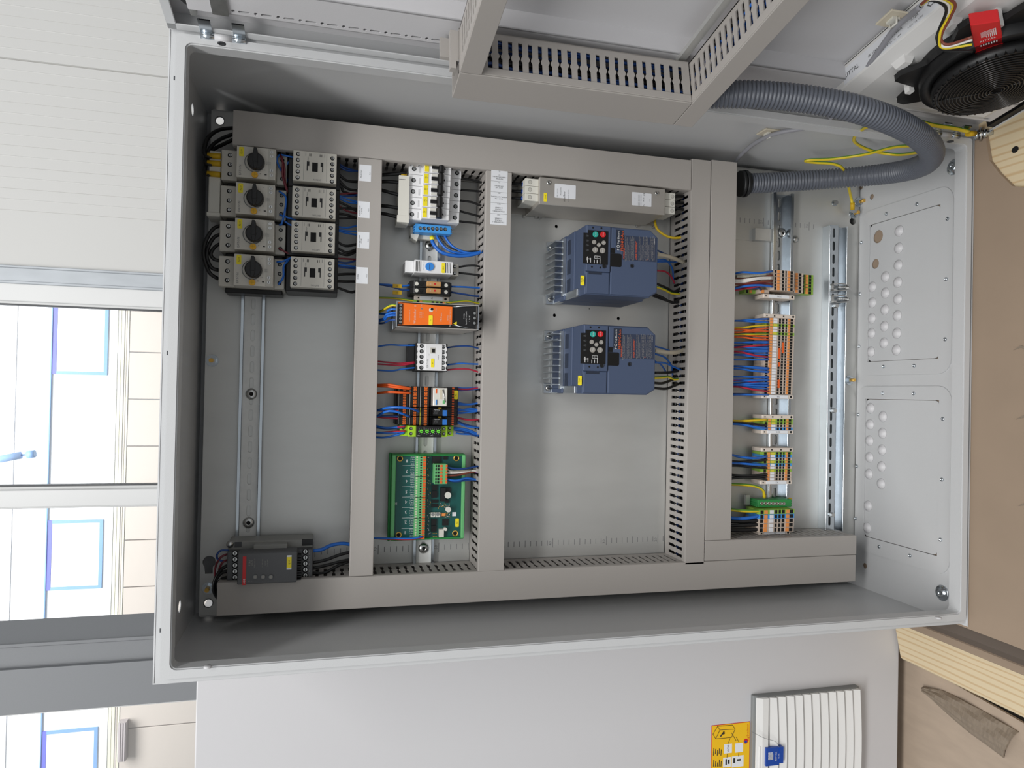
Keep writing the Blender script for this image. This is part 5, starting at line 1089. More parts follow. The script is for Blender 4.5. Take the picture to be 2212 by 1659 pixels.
for a in range(0, 360, 45): m.tube([(GU + r * math.cos(R(a)), 64.5 + 8 * (1 - (r / 70) ** 2), GZ + r * math.sin(R(a))) for r in (6, 26, 48, 69)], 1, 'blackgloss', 5)
m.build('grille_spoke', fan, kind='stuff')
m = MF(); m.cyl(GU, GZ, 20, 58, 30, 'blackgloss', 28); m.build('hub', fan)
for a in range(0, 360, 60):
    m = MF(); ca, sa = math.cos(R(a)), math.sin(R(a))
    m.loft([[(GU + r * ca - w * sa, d, GZ + r * sa + w * ca) for w, d in ((-12, 26), (12, 46), (12, 48), (-12, 28))] for r in (29, 67)], 'black'); m.build('blade', fan)
B4 = [onD(*q_, 52) for q_ in ((2107, 117), (2168, 95), (2160, 45), (2096, 55))]
m = MF(); m.hexa([(u, 36, z) for u, z in B4], [(u, 52, z) for u, z in B4], 'red')
rb = m.build('terminal_box', fan, bevel=1); rb['label'] = 'red terminal box with white maker print'
m = MF(); c_ = [sum(q_[i] for q_ in B4) / 4 for i in (0, 1)]; ex = ((B4[3][0] - B4[0][0]), (B4[3][1] - B4[0][1])); el = math.hypot(*ex); ex = (ex[0] / el, ex[1] / el); ey = (-ex[1], ex[0]); an = math.degrees(math.atan2(ex[1], ex[0]))
def rq(a0, a1, b0, b1): m.Fc([m.V(c_[0] + ex[0] * a + ey[0] * b, 52.3, c_[1] + ex[1] * a + ey[1] * b) for a, b in ((a0, b0), (a1, b0), (a1, b1), (a0, b1))], 'inkwhite')
for k in range(6): rq(-2, 12 - 2 * k, -9 + 1.8 * k, -8.2 + 1.8 * k); rq(12 - 2 * k, 12.8 - 2 * k, -9 + 1.8 * k, 6)
m.text('RITTAL', c_[0] + ey[0] * 3 - ex[0] * 8, 0, 0, 0, 'inkwhite') if False else m.text('RITTAL', c_[0] - ex[0] * 6, c_[1] - ex[1] * 6, 52.4, 5, 'inkwhite', an - 90)
for k in range(7): rq(-18 if k < 4 else -17, -14, -9 + 2.6 * k, -7.8 + 2.6 * k)
m.build('print', rb, kind='stuff')
# door and wall cables
def wcurve(pts, r, col, name, label, cat='cable', group=None, k=6, n=8):
    pts = [(p.x * 1000, -p.y * 1000, p.z * 1000) for p in pts]; mb = MB(pts[0][0], pts[0][2], pts[0][1]); mb.tube(crom(pts, k), r, col, n)
    return solo(mb, name, label, cat, group, ID)
def dw(px, py, w):
    u, z = onD(px, py, w); return Vector((X0, 0, 0)) + DU * (u / 1000) + DN * (w / 1000) + Vector((0, 0, z / 1000))
wcurve([dw(1988, 14, 30), dw(1965, 34, 14), dw(1933, 62, 8), dw(1895, 115, 9), dw(1865, 158, 12), dw(1838, 196, 12), dw(1815, 228, 9), onX(1797, 252, .786), onX(1770, 269, .788), onX(1725, 279, .788), onX(1690, 285, .788), onX(1655, 296, .788), onX(1620, 317, .788), onX(1592, 345, .786), onX(1575, 372, .78)], 3.6, 'w_grey', 'cable', 'grey fan cable clipped to the door and the right cabinet wall')
for i, (v, nrm, lb) in enumerate(((dw(1928, 38, -2), DN, 'cream cable tie mount on the open door'), (onX(1660, 284, .796), Vector((-1, 0, 0)), 'cream cable tie mount on the inner right wall'))):
    t = thing('cable_mount', lb, 'mount', frame=Matrix.Translation(v)); tg = nrm.cross(Vector((0, 0, 1))); m = MB(); c8 = []
    def pt(a, b, h): q_ = tg * a + Vector((0, 0, 1)) * b + nrm * h; return (q_.x, -q_.y, q_.z)
    m.loft([[pt(a, b, h) for a, b in ((-14, -14), (14, -14), (14, 14), (-14, 14))] for h in (0, 3)], 'w_cream'); m.build('pad', t, bevel=1)
    m = MB(); m.loft([[pt(a, b, h) for a, b in ((-6, -5), (6, -5), (6, 5), (-6, 5))] for h in (3, 6)], 'offwhite'); m.tube([pt(-6, 0, 3), pt(-5, 0, 11), pt(5, 0, 11), pt(6, 0, 3)], 1.4, 'offwhite', 6); m.build('tie', t)
for col, r, pts, lb in (('w_black', 1.7, ((1988, 14, 30), (2007, 1, 34), (2033, 7, 38), (2044, 24, 40), (2029, 63, 44), (2024, 85, 50), (2040, 108, 56), (2101, 111, 62)), 'black fan lead looping below the others into the red box'), ('w_gy', 1.7, ((1990, 10, 34), (2020, -8, 36), (2058, 10, 40), (2048, 38, 42), (2031, 72, 48), (2036, 103, 56), (2100, 96, 64)), 'yellow green fan lead looping into the red box'), ('w_white', 1.6, ((1990, 12, 32), (2012, -2, 35), (2044, 5, 38), (2050, 26, 40), (2032, 68, 44), (2030, 90, 50), (2045, 101, 58), (2100, 86, 64)), 'pale fan lead looping into the red box'), ('w_brown', 1.6, ((1990, 9, 36), (2018, -10, 38), (2062, 6, 42), (2054, 36, 44), (2036, 70, 48), (2034, 88, 52), (2050, 96, 58), (2100, 80, 64)), 'brown fan lead looping into the red box')):
    wcurve([dw(*p) for p in pts], r, col, 'wire', lb, 'wire')
# grey corrugated hose from the door into the lowest duct
hpts = [dw(1512, 205, 46), dw(1560, 200, 48), dw(1620, 202, 50), dw(1700, 208, 52), dw(1765, 215, 54), onY(1822, 225, -.135), onY(1890, 245, -.135), onY(1950, 270, -.12), onY(1998, 300, -.09), onY(2019, 330, -.045), onY(2005, 356, .01), onY(1960, 370, .07), onY(1900, 378, .12), onY(1820, 385, .165), onY(1750, 389, .19), onY(1680, 394, .205), onY(1612, 397, .213), onY(1602, 397, .214)]
raw = [Vector((p.x * 1000, -p.y * 1000, p.z * 1000)) for p in hpts]; cv = [Vector(p) for p in crom([tuple(p) for p in raw], 14)]
# resample at a constant step so the corrugations keep one pitch
acc = [0]
for a, b in zip(cv, cv[1:]): acc.append(acc[-1] + (b - a).length)
def at_len(s):
    for i in range(len(acc) - 1):
        if acc[i + 1] >= s: t = (s - acc[i]) / max(1e-9, acc[i + 1] - acc[i]); return cv[i].lerp(cv[i + 1], t)
    return cv[-1]
for _ in range(1):
    n_ = 90; L_ = acc[-1]; cv2 = [at_len(L_ * k / n_) for k in range(n_ + 1)]
    for it in range(40): cv2 = [cv2[0]] + [cv2[k] * .5 + (cv2[k - 1] + cv2[k + 1]) * .25 for k in range(1, n_)] + [cv2[-1]]
    cv = [Vector(p) for p in crom([tuple(p) for p in cv2], 10)]; acc = [0]
    for a, b in zip(cv, cv[1:]): acc.append(acc[-1] + (b - a).length)
pit = 5.4; n = int(acc[-1] / (pit / 4)); ps_, rs_ = [], []
for k in range(n): ps_.append(tuple(at_len(k * pit / 4))); rs_.append((17.5, 18, 17, 14.8)[k % 4])
ho = thing('conduit_hose', 'thick grey corrugated hose looping from the door to the lowest duct', 'hose', frame=ID)
m = MB(); m.tube(ps_, 17, 'hose', 22, radii=rs_); m.build('tube', ho)
m = MB(); e = raw[-1]; dr = (raw[-1] - raw[-3]).normalized(); m.tube([tuple(e - dr * 12), tuple(e - dr * 8)], 21, 'gland', 24); m.tube([tuple(e - dr * 7.9), tuple(e - dr * 3)], 24, 'gland', 24); m.tube([tuple(e - dr * 2.5), tuple(e + dr * 4)], 23, 'gland', 24); m.build('gland_nut', ho)
m = MB(); e = raw[0]; dr = (raw[0] - raw[1]).normalized(); q1 = DU * 1; m.tube([tuple(e - dr * 3), tuple(e + dr * 2)], 24, 'gland', 24); m.build('gland_nut', ho)
# earth leads on the right wall and door
PE1 = [onX(1995, 327, .74), onX(1940, 334, .765), onX(1885, 326, .775), onX(1850, 310, .778), onX(1846, 296, .778), onX(1862, 280, .774), onX(1885, 270, .765), onX(1930, 262, .76)]
wcurve(PE1, 2.6, 'w_gy', 'earth_wire', 'yellow green earth wire in a loop between the hose and the right wall', 'wire')
PE2 = [onX(1985, 314, .745), onX(1930, 318, .765), onX(1870, 333, .772), onX(1800, 343, .772), onX(1752, 345, .772), onX(1740, 348, .772), onX(1760, 351, .772), onX(1800, 354, .77), onX(1822, 366, .765), onX(1832, 400, .755)] + [onY(1838, 425, .235), onY(1842, 443, .24)]
wcurve(PE2, 2.6, 'w_gy', 'earth_wire', 'long yellow green earth wire ending at the lug on the mounting plate', 'wire')
x, z = P(1843, 452, 18); m = MB(x, z, 18); x2, z2 = P(1841, 438, 20); m.tube([(x2, 21, z2), (x, 16, z)], 4.2, 'mustard', 10); m.box(x - 5, x + 4, 12, 14, z - 12, z, 'steel'); solo(m, 'cable_lug', 'yellow collared earth lug bolted to the mounting plate corner', 'lug')
wcurve([dw(1985, 262, 6), dw(2015, 270, 8), dw(2060, 277, 10), dw(2092, 284, 8)], 3.4, 'w_gy', 'earth_wire', 'short thick yellow green earth wire beside the lower door hinge', 'wire')
t = thing('earth_stud', 'bright earth stud with nuts at the bottom corner of the open door', 'stud', frame=Matrix.Translation(dw(2116, 291, 4))); m = MB()
m.tube([(0, -6, 8), (0, 4, -2), (0, 14, -12)], 4, 'zinc', 10); m.tube([(0, -4, 6), (0, 0, 2)], 9, 'zinc', 6); m.tube([(0, 1, 1), (0, 3, -1)], 11, 'steel', 18); m.tube([(0, 4, -2), (0, 8, -6)], 8, 'zinc', 6); m.build('stud', t)
m = MB(); m.tube([(-4, 6, 30), (0, 2, 12)], 4.6, 'mustard', 10); m.build('collar', t)

# ================================================================== wires on the mounting plate: colour, radius, pixels of the photograph with mm in front of the plate
WG = [
 ('black wire looping from the right duct into the white feeder block', 'black loops into the feeder block', [
  ('w_black', 3, [(512, 276, 30), (475, 280, 40), (450, 297, 52), (441, 325, 60), (446, 337, 62), (458, 338, 62)]),
  ('w_black', 3, [(512, 287, 30), (478, 300, 38), (455, 318, 50), (444, 345, 60), (448, 354, 62), (458, 355, 62)]),
  ('w_black', 3, [(512, 298, 30), (482, 312, 36), (456, 328, 48), (443, 364, 58), (448, 376, 62), (457, 377, 62)])]),
 ('black wire bowed over the top between the two lower motor switches', 'black loops between motor switches', [
  ('w_black', 2.8, [(480, 486, 50), (460, 495, 56), (444, 522, 60), (440, 552, 60), (452, 588, 56), (472, 603, 50)]),
  ('w_black', 2.8, [(479, 505, 50), (462, 513, 54), (450, 534, 58), (447, 556, 58), (457, 578, 54), (473, 584, 50)]),
  ('w_black', 2.8, [(478, 525, 50), (466, 532, 52), (457, 543, 55), (456, 552, 55), (463, 560, 52), (474, 563, 50)])]),
 ('black wire from a contactor into the topmost horizontal duct', 'black wires below the contactors', [
  ('w_black', 2.2, [(726, 371, 60), (740, 384, 58), (752, 391, 52), (776, 393, 44)]), ('w_black', 2.2, [(726, 382, 60), (738, 396, 58), (752, 408, 52), (776, 412, 44)]), ('w_black', 2.2, [(726, 393, 60), (738, 405, 56), (744, 415, 52), (776, 424, 42)]),
  ('w_black', 2, [(726, 433, 60), (745, 442, 56), (776, 459, 44)]), ('w_black', 2, [(726, 450, 60), (748, 450, 54), (776, 451, 44)]), ('w_black', 2.2, [(725, 461, 60), (748, 464, 54), (776, 473, 44)]), ('w_black', 2, [(725, 471, 60), (750, 471, 54), (776, 470, 44)]),
  ('w_black', 2.2, [(724, 519, 60), (746, 531, 56), (774, 527, 44)]), ('w_black', 2.2, [(723, 532, 60), (748, 545, 56), (773, 538, 44)]), ('w_black', 2.2, [(722, 543, 60), (750, 551, 54), (772, 542, 44)]),
  ('w_black', 2.2, [(722, 594, 60), (745, 592, 54), (772, 592, 44)]), ('w_black', 2.2, [(721, 607, 60), (745, 608, 54), (772, 608, 44)]), ('w_black', 2.2, [(720, 618, 60), (757, 631, 50), (772, 627, 44)])]),
 ('thin blue wire from a contactor into the topmost horizontal duct', 'blue wires below the contactors', [
  ('w_dblue', 1.5, [(727, 349, 60), (745, 362, 54), (776, 371, 44)]), ('w_dblue', 1.5, [(727, 354, 60), (748, 368, 54), (776, 369, 44)]),
  ('w_blue', 1.5, [(726, 419, 60), (750, 430, 54), (776, 437, 44)]), ('w_blue', 1.5, [(726, 422, 60), (748, 436, 54), (776, 440, 44)]), ('w_dblue', 1.5, [(726, 424, 60), (746, 424, 54), (776, 421, 44)]),
  ('w_blue', 1.5, [(725, 489, 60), (748, 492, 54), (774, 487, 44)]), ('w_blue', 1.5, [(725, 494, 60), (748, 499, 54), (774, 500, 44)]), ('w_blue', 1.5, [(725, 497, 60), (746, 503, 54), (774, 508, 44)]),
  ('w_dblue', 1.5, [(722, 564, 60), (748, 568, 54), (772, 562, 44)]), ('w_blue', 1.5, [(722, 570, 60), (748, 574, 54), (772, 576, 44)]), ('w_dblue', 1.5, [(722, 574, 60), (746, 578, 54), (772, 580, 44)])]),
 ('dark red wire from a contactor into the topmost horizontal duct', 'dark red wires below the contactors', [
  ('w_dred', 1.5, [(726, 420, 62), (750, 418, 56), (776, 417, 44)]), ('w_dred', 1.5, [(726, 440, 60), (748, 455, 54), (776, 462, 44)]), ('w_dred', 1.5, [(722, 558, 62), (748, 559, 56), (772, 561, 44)])]),
 ('thin blue control wire between motor switches and contactors', 'blue control wires beside the motor switches', [
  ('w_blue', 1.5, [(604, 334, 66), (598, 345, 68), (603, 360, 66), (610, 372, 60)]), ('w_blue', 1.5, [(607, 334, 66), (625, 338, 70), (640, 341, 66)]), ('w_blue', 1.5, [(640, 340, 66), (622, 352, 60), (617, 372, 56), (622, 394, 50)]),
  ('w_blue', 1.6, [(603, 413, 66), (617, 425, 72), (616, 452, 74), (609, 482, 70), (604, 486, 64)]), ('w_blue', 1.5, [(604, 464, 66), (622, 470, 70), (638, 475, 66)]), ('w_blue', 1.5, [(615, 478, 66), (628, 486, 66), (636, 487, 64)]),
  ('w_blue', 1.5, [(598, 566, 66), (612, 564, 70), (630, 556, 66)]), ('w_blue', 1.6, [(625, 560, 66), (613, 575, 72), (612, 598, 72), (602, 614, 64)])]),
 ('dark red control wire running down beside the motor switches', 'dark red control wires beside the motor switches', [
  ('w_dred', 1.6, [(606, 334, 66), (611, 350, 70), (611, 380, 68), (620, 412, 60), (634, 430, 56)]), ('w_dred', 1.6, [(606, 336, 68), (614, 360, 68), (616, 395, 64), (626, 420, 58)]), ('w_dred', 1.5, [(602, 536, 66), (618, 545, 66), (632, 553, 62)])]),
 ('thick black wire from the topmost horizontal duct to the breaker busbar', 'thick black feed wires above the breakers', [
  ('w_black', 3.1, [(815, 379, 42), (850, 376, 50), (876, 374, 52)]), ('w_black', 3.1, [(815, 393, 42), (840, 392, 48), (866, 395, 50)]), ('w_black', 3.1, [(815, 408, 42), (840, 415, 48), (866, 422, 50)]), ('w_black', 3.1, [(815, 444, 42), (840, 446, 48), (866, 450, 50)]), ('w_black', 3.1, [(815, 459, 42), (840, 464, 48), (866, 471, 50)])]),
 ('black wire from a circuit breaker into the second horizontal duct', 'black wires below the breakers', [
  ('w_black', 2, [(995, 386, 45), (1020, 389, 42), (1042, 394, 40), (1056, 386, 40)]), ('w_black', 2, [(995, 410, 45), (1020, 412, 42), (1040, 413, 40), (1056, 405, 40)]), ('w_black', 2, [(994, 433, 45), (1020, 437, 42), (1040, 444, 40), (1056, 438, 40)]), ('w_black', 2, [(993, 456, 45), (1020, 463, 42), (1040, 467, 40), (1056, 458, 40)]), ('w_black', 2, [(992, 478, 45), (1020, 481, 42), (1040, 483, 40), (1056, 475, 40)])]),
 ('blue wire curving from the blue neutral block into the second duct', 'blue neutral wires', [
  ('w_blue', 3, [(932, 515, 30), (938, 530, 34), (956, 546, 38), (990, 553, 40), (1025, 549, 40), (1056, 536, 40)]), ('w_blue', 2.2, [(941, 504, 28), (950, 522, 32), (970, 541, 36), (1005, 549, 38), (1030, 546, 40), (1056, 538, 40)]), ('w_blue', 2.2, [(958, 504, 28), (968, 522, 32), (984, 537, 36), (1010, 546, 38), (1030, 546, 40), (1056, 540, 40)])]),
 ('dark grey wire curving from the blue neutral block into the second duct', None, [('w_black', 1.4, [(948, 504, 28), (957, 521, 32), (975, 536, 36), (1005, 543, 38), (1030, 542, 40), (1056, 548, 40)])]),
 ('black wire from the thermostat into the second duct', 'black thermostat wires', [('w_black', 1.8, [(990, 577, 35), (1010, 574, 38), (1028, 574, 40), (1052, 580, 40)]), ('w_black', 1.8, [(990, 589, 35), (1015, 592, 38), (1040, 594, 40), (1052, 590, 40)])]),
 ('blue wire into the pair of black fuse terminals', 'blue fuse wires', [('w_blue', 1.6, [(812, 614, 42), (840, 615, 46), (865, 618, 46), (892, 615, 42)]), ('w_dblue', 1.6, [(812, 613, 42), (845, 619, 46), (870, 626, 46), (892, 627, 42)]), ('w_blue', 1.6, [(974, 619, 42), (1005, 620, 42), (1050, 623, 40)]), ('w_dblue', 1.6, [(974, 631, 42), (1005, 636, 42), (1030, 640, 40), (1050, 638, 40)])]),
 ('yellow green earth wire passing behind the top of the orange power supply', 'earth wires beside the orange power supply', [('w_gy', 1.7, [(812, 643, 40), (850, 644, 40), (880, 648, 40), (906, 651, 40)]), ('w_gy', 1.7, [(960, 654, 40), (985, 652, 44), (1010, 650, 44), (1035, 655, 40), (1052, 652, 40)])]),
 ('yellow green earth wire curling into the top of the orange power supply', None, [('w_gy', 2, [(860, 661, 96), (848, 659, 98), (836, 664, 84), (826, 671, 60), (812, 676, 44)])]),
 ('blue wire curling into the top of the orange power supply', 'blue wires above the orange power supply', [('w_blue', 1.7, [(860, 668, 96), (846, 668, 98), (837, 672, 86), (837, 678, 66), (812, 677, 44)]), ('w_blue', 1.7, [(860, 676, 96), (846, 676, 98), (834, 680, 88), (829, 688, 70), (812, 692, 46)]), ('w_blue', 1.7, [(860, 681, 96), (846, 681, 98), (836, 684, 88), (832, 690, 72), (812, 696, 46)]), ('w_dblue', 1.7, [(860, 690, 94), (842, 692, 84), (828, 698, 60), (812, 698, 44)])]),
 ('thin blue wire on the left of the small pale contactor', 'wires of the small pale contactor', [('w_blue', 1.4, [(898, 746, 40), (865, 746, 44), (840, 745, 44), (808, 750, 42)]), ('w_blue', 1.4, [(898, 794, 40), (870, 797, 44), (845, 801, 44), (808, 799, 42)])]),
 ('thin red wire on the left of the small pale contactor', 'red wires of the small pale contactor', [('w_red', 1.4, [(898, 782, 40), (865, 785, 44), (840, 783, 44), (808, 780, 42)]), ('w_red', 1.4, [(898, 784, 40), (865, 789, 44), (840, 788, 44), (808, 786, 42)])]),
 ('thin blue wire from the small pale contactor into the second duct', 'blue wires right of the small contactor', [('w_dblue', 1.4, [(966, 751, 40), (990, 748, 42), (1015, 748, 42), (1045, 756, 40)]), ('w_blue', 1.4, [(966, 788, 40), (995, 785, 42), (1015, 786, 42), (1045, 787, 40)])]),
 ('thin red wire from the small pale contactor into the second duct', None, [('w_red', 1.4, [(966, 799, 40), (990, 797, 42), (1015, 798, 42), (1045, 808, 40)])]),
 ('orange wire entering the wide black relay module', 'orange relay wires', [('w_orange', 1.9, [(808, 832, 46), (840, 831, 62), (865, 835, 66), (888, 839, 62)]), ('w_orange', 1.9, [(808, 834, 46), (838, 835, 60), (865, 838, 64), (887, 840, 62)]), ('w_orange', 1.9, [(808, 850, 46), (840, 847, 62), (865, 848, 66), (887, 849, 62)])]),
 ('blue wire arching over the narrow relays', 'blue arches over the narrow relays', [('w_blue', 2, [(806, 890, 46), (835, 881, 76), (865, 880, 86), (890, 883, 82), (905, 889, 70)]), ('w_blue', 2, [(806, 904, 46), (832, 890, 72), (850, 888, 78), (870, 894, 76), (885, 900, 64)])]),
 ('blue wire on the left of the narrow relays', 'blue wires left of the narrow relays', [('w_blue', 1.6, [(806, 884, 44), (840, 889, 48), (868, 891, 50)]), ('w_dblue', 1.6, [(806, 899, 44), (840, 899, 48), (868, 900, 50)])]),
 ('red wire on the left of the narrow relays', 'red wires left of the narrow relays', [('w_red', 1.5, [(806, 886, 44), (840, 888, 48), (868, 886, 50)]), ('w_red', 1.5, [(806, 900, 44), (840, 903, 48), (868, 905, 50)])]),
 ('blue wire from the relay modules into the second duct', 'blue wires right of the relays', [('w_blue', 1.7, [(982, 837, 50), (1005, 839, 46), (1045, 837, 40)]), ('w_blue', 1.6, [(982, 842, 50), (1000, 843, 46), (1045, 838, 40)]), ('w_blue', 1.6, [(982, 868, 50), (1005, 873, 46), (1025, 872, 42), (1045, 868, 40)]), ('w_blue', 1.6, [(982, 873, 50), (1010, 874, 46), (1045, 869, 40)]), ('w_blue', 1.7, [(984, 883, 50), (1008, 886, 46), (1045, 888, 40)]), ('w_blue', 1.6, [(984, 889, 50), (1002, 885, 46), (1020, 883, 44), (1045, 888, 40)]), ('w_blue', 1.7, [(984, 893, 50), (1010, 891, 46), (1045, 886, 40)]), ('w_dblue', 1.6, [(984, 908, 50), (1005, 917, 46), (1022, 921, 44), (1045, 922, 40)]), ('w_blue', 1.6, [(984, 910, 50), (1008, 921, 46), (1045, 924, 40)])]),
 ('red wire from the relay modules into the second duct', 'red wires right of the relays', [('w_red', 1.5, [(982, 840, 52), (1008, 841, 48), (1025, 839, 44), (1045, 837, 42)]), ('w_red', 1.6, [(984, 901, 50), (1005, 906, 46), (1022, 907, 44), (1045, 904, 40)])]),
 ('blue wire on the left of the lime green relay', 'blue wires left of the lime green relay', [('w_blue', 1.6, [(806, 918, 44), (830, 924, 50), (855, 923, 52), (876, 920, 52)]), ('w_dblue', 1.6, [(806, 922, 44), (835, 926, 48), (874, 923, 52)]), ('w_blue', 1.6, [(806, 934, 44), (840, 935, 50), (876, 932, 52)]), ('w_blue', 1.6, [(806, 944, 44), (830, 945, 48), (855, 940, 52), (874, 934, 52)])]),
 ('red wire on the left of the lime green relay', 'red wires left of the lime green relay', [('w_red', 1.4, [(806, 924, 42), (840, 924, 50), (876, 921, 54)]), ('w_red', 1.4, [(806, 936, 42), (840, 933, 50), (876, 931, 54)])]),
 ('blue wire from the lime green relay into the second duct', 'blue wires right of the lime green relay', [('w_blue', 1.7, [(981, 924, 50), (1005, 927, 46), (1025, 934, 42), (1048, 947, 38)]), ('w_blue', 1.7, [(981, 927, 50), (1003, 930, 46), (1025, 937, 42), (1048, 950, 38)]), ('w_dblue', 1.6, [(982, 929, 50), (1005, 934, 46), (1048, 948, 38)]), ('w_blue', 1.6, [(985, 936, 48), (1010, 938, 44), (1048, 937, 40)])]),
 ('blue wire with a red twin running to the lower left of the green board', None, [('w_blue', 1.4, [(800, 1162, 44), (850, 1163, 44), (890, 1163, 46), (913, 1159, 46)])]),
 ('red wire with a blue twin running to the lower left of the green board', None, [('w_red', 1.2, [(800, 1163, 40), (850, 1165, 42), (890, 1165, 44), (913, 1161, 44)])]),
 ('blue wire from the plug on the green board into the second duct', 'blue wires of the green board plug', [('w_dblue', 1.6, [(964, 1008, 50), (980, 1012, 50), (1005, 1012, 46), (1042, 1005, 40)]), ('w_blue', 1.8, [(964, 1035, 50), (985, 1038, 50), (1010, 1033, 46), (1042, 1039, 40)]), ('w_dblue', 1.6, [(964, 1037, 46), (985, 1040, 46), (1010, 1037, 44), (1042, 1036, 40)])]),
 ('white wire fanning out of the violet sheath to the green board plug', None, [('w_white', 1.7, [(964, 1022, 50), (990, 1021, 48), (1018, 1017, 44), (1032, 1018, 42)])]),
 ('brown wire fanning out of the violet sheath to the green board plug', None, [('w_brown', 1.6, [(964, 1028, 50), (990, 1026, 48), (1018, 1020, 44), (1032, 1018, 42)])]),
 ('pale grey wire fanning out of the violet sheath to the green board plug', None, [('braid', 1.7, [(966, 1014, 50), (976, 1018, 50), (1005, 1017, 46), (1032, 1018, 42)])]),
 ('violet cable sheath at the slot of the second duct beside the green board', None, [('w_violet', 3.2, [(1028, 1018, 42), (1036, 1019, 41), (1050, 1021, 40)])]),
 ('black wire from the second duct into the line filter', 'black wires above the line filter', [('w_black', 2.6, [(1098, 396, 50), (1115, 397, 55), (1136, 398, 60)]), ('w_black', 2.6, [(1098, 412, 50), (1115, 413, 55), (1135, 414, 60)]), ('w_black', 2.6, [(1098, 427, 50), (1115, 428, 55), (1134, 428, 60)])]),
 ('black wire from the lower end of the line filter into the third duct', 'black wires below the line filter', [('w_black', 2.4, [(1456, 424, 55), (1472, 424, 52), (1500, 422, 46)]), ('w_black', 2.4, [(1456, 436, 55), (1472, 438, 52), (1500, 438, 46)]), ('w_black', 2.4, [(1456, 448, 55), (1472, 452, 52), (1500, 455, 46)])]),
 ('yellow earth wire hanging from the line filter to the third duct', None, [('w_yellow', 2.4, [(1416, 462, 20), (1414, 476, 22), (1420, 495, 26), (1436, 508, 32), (1455, 514, 38), (1480, 512, 42)])]),
 ('thick cream cable from the drive beside the line filter into the third duct', None, [('w_cream', 3.6, [(1418, 549, 100), (1440, 553, 84), (1460, 560, 62), (1482, 569, 46)])]),
 ('thick cream cable from the drive with bare plate to its left', None, [('w_cream', 3.6, [(1414, 757, 100), (1440, 761, 84), (1462, 761, 64), (1484, 753, 46)])]),
 ('blue wire hanging from a drive towards the third duct', 'blue wires below the drives', [('w_blue', 1.6, [(1418, 562, 80), (1438, 562, 64), (1452, 580, 44), (1455, 612, 30)]), ('w_blue', 1.6, [(1418, 566, 80), (1440, 565, 60), (1458, 566, 40), (1480, 560, 40)]), ('w_dblue', 1.5, [(1418, 540, 80), (1440, 550, 60), (1460, 562, 42), (1480, 572, 40)]), ('w_blue', 1.7, [(1414, 764, 80), (1436, 772, 64), (1450, 790, 44), (1453, 810, 34)]), ('w_blue', 1.7, [(1414, 783, 80), (1435, 784, 66), (1455, 792, 50), (1484, 805, 40)]), ('w_blue', 1.5, [(1414, 780, 80), (1428, 788, 60), (1440, 806, 40)]), ('w_blue', 1.5, [(1414, 748, 80), (1430, 752, 66), (1446, 757, 50)])]),
 ('red wire hanging from the drive beside the line filter', None, [('w_red', 1.6, [(1418, 584, 80), (1438, 587, 62), (1450, 598, 46), (1457, 612, 36)])]),
 ('yellow green earth wire from the drive beside the line filter', None, [('w_gy', 2.2, [(1416, 619, 70), (1436, 626, 56), (1450, 633, 46), (1470, 635, 40)])]),
 ('yellow green earth wire from the drive with bare plate to its left', None, [('w_gy', 2.2, [(1413, 816, 70), (1432, 815, 58), (1444, 814, 52), (1455, 819, 44), (1470, 818, 40)])]),
 ('black power wire from a drive into the third duct', 'black power wires below the drives', [('w_black', 2.3, [(1416, 612, 60), (1440, 622, 50), (1456, 630, 44), (1474, 620, 40)]), ('w_black', 2.3, [(1408, 633, 60), (1430, 642, 48), (1454, 654, 42), (1474, 640, 40)]), ('w_black', 2.3, [(1404, 636, 50), (1430, 646, 44), (1455, 653, 38), (1474, 652, 40)]), ('w_black', 2.3, [(1414, 805, 70), (1430, 805, 60), (1448, 804, 48), (1474, 800, 40)]), ('w_black', 2.3, [(1412, 827, 66), (1430, 828, 58), (1446, 823, 48), (1458, 818, 40)]), ('w_black', 2.3, [(1412, 838, 64), (1436, 840, 54), (1450, 836, 46), (1474, 826, 40)])]),
 ('blue wire into the three level sensor terminals', 'blue wires into the sensor terminals', [('w_blue', 2, [(1584, 592, 46), (1605, 588, 58), (1640, 590, 60), (1668, 586, 54)]), ('w_blue', 2.2, [(1584, 624, 46), (1610, 618, 58), (1640, 616, 60), (1668, 619, 54)]), ('w_dblue', 1.8, [(1584, 626, 40), (1610, 623, 46), (1635, 622, 46), (1644, 626, 38)])]),
 ('braided silver shield of the cable into the sensor terminals', None, [('braid', 3.2, [(1590, 597, 56), (1615, 596, 58), (1640, 594, 58), (1654, 592, 56)])]),
 ('white wire into the three level sensor terminals', 'white wires into the sensor terminals', [('w_white', 2.2, [(1584, 610, 50), (1610, 608, 58), (1640, 602, 60), (1668, 601, 54)]), ('w_white', 2, [(1584, 606, 50), (1610, 604, 58), (1640, 600, 62), (1668, 599, 54)])]),
 ('brown wire into the three level sensor terminals', 'brown wires into the sensor terminals', [('w_brown', 2, [(1584, 614, 48), (1610, 612, 56), (1640, 609, 58), (1668, 607, 54)]), ('w_brown', 1.8, [(1584, 600, 48), (1610, 601, 54), (1640, 599, 56), (1668, 594, 54)])]),
 ('dark red wire into the three level sensor terminals', 'dark red wires into the sensor terminals', [('w_dred', 1.8, [(1584, 622, 46), (1612, 615, 56), (1640, 612, 58), (1668, 613, 54)]), ('w_red', 1.8, [(1584, 627, 42), (1605, 624, 48), (1630, 620, 52), (1650, 616, 50)])]),
 ('yellow green earth wire bending down to the green earth bar', None, [('w_gy', 2.6, [(1574, 1046, 40), (1600, 1047, 44), (1630, 1050, 44), (1648, 1059, 40), (1651, 1074, 34)])]),
 ('thick yellow green earth wire into the wide input terminals', None, [('w_gy', 3, [(1572, 1100, 44), (1600, 1103, 50), (1630, 1104, 52), (1650, 1101, 50)])]),
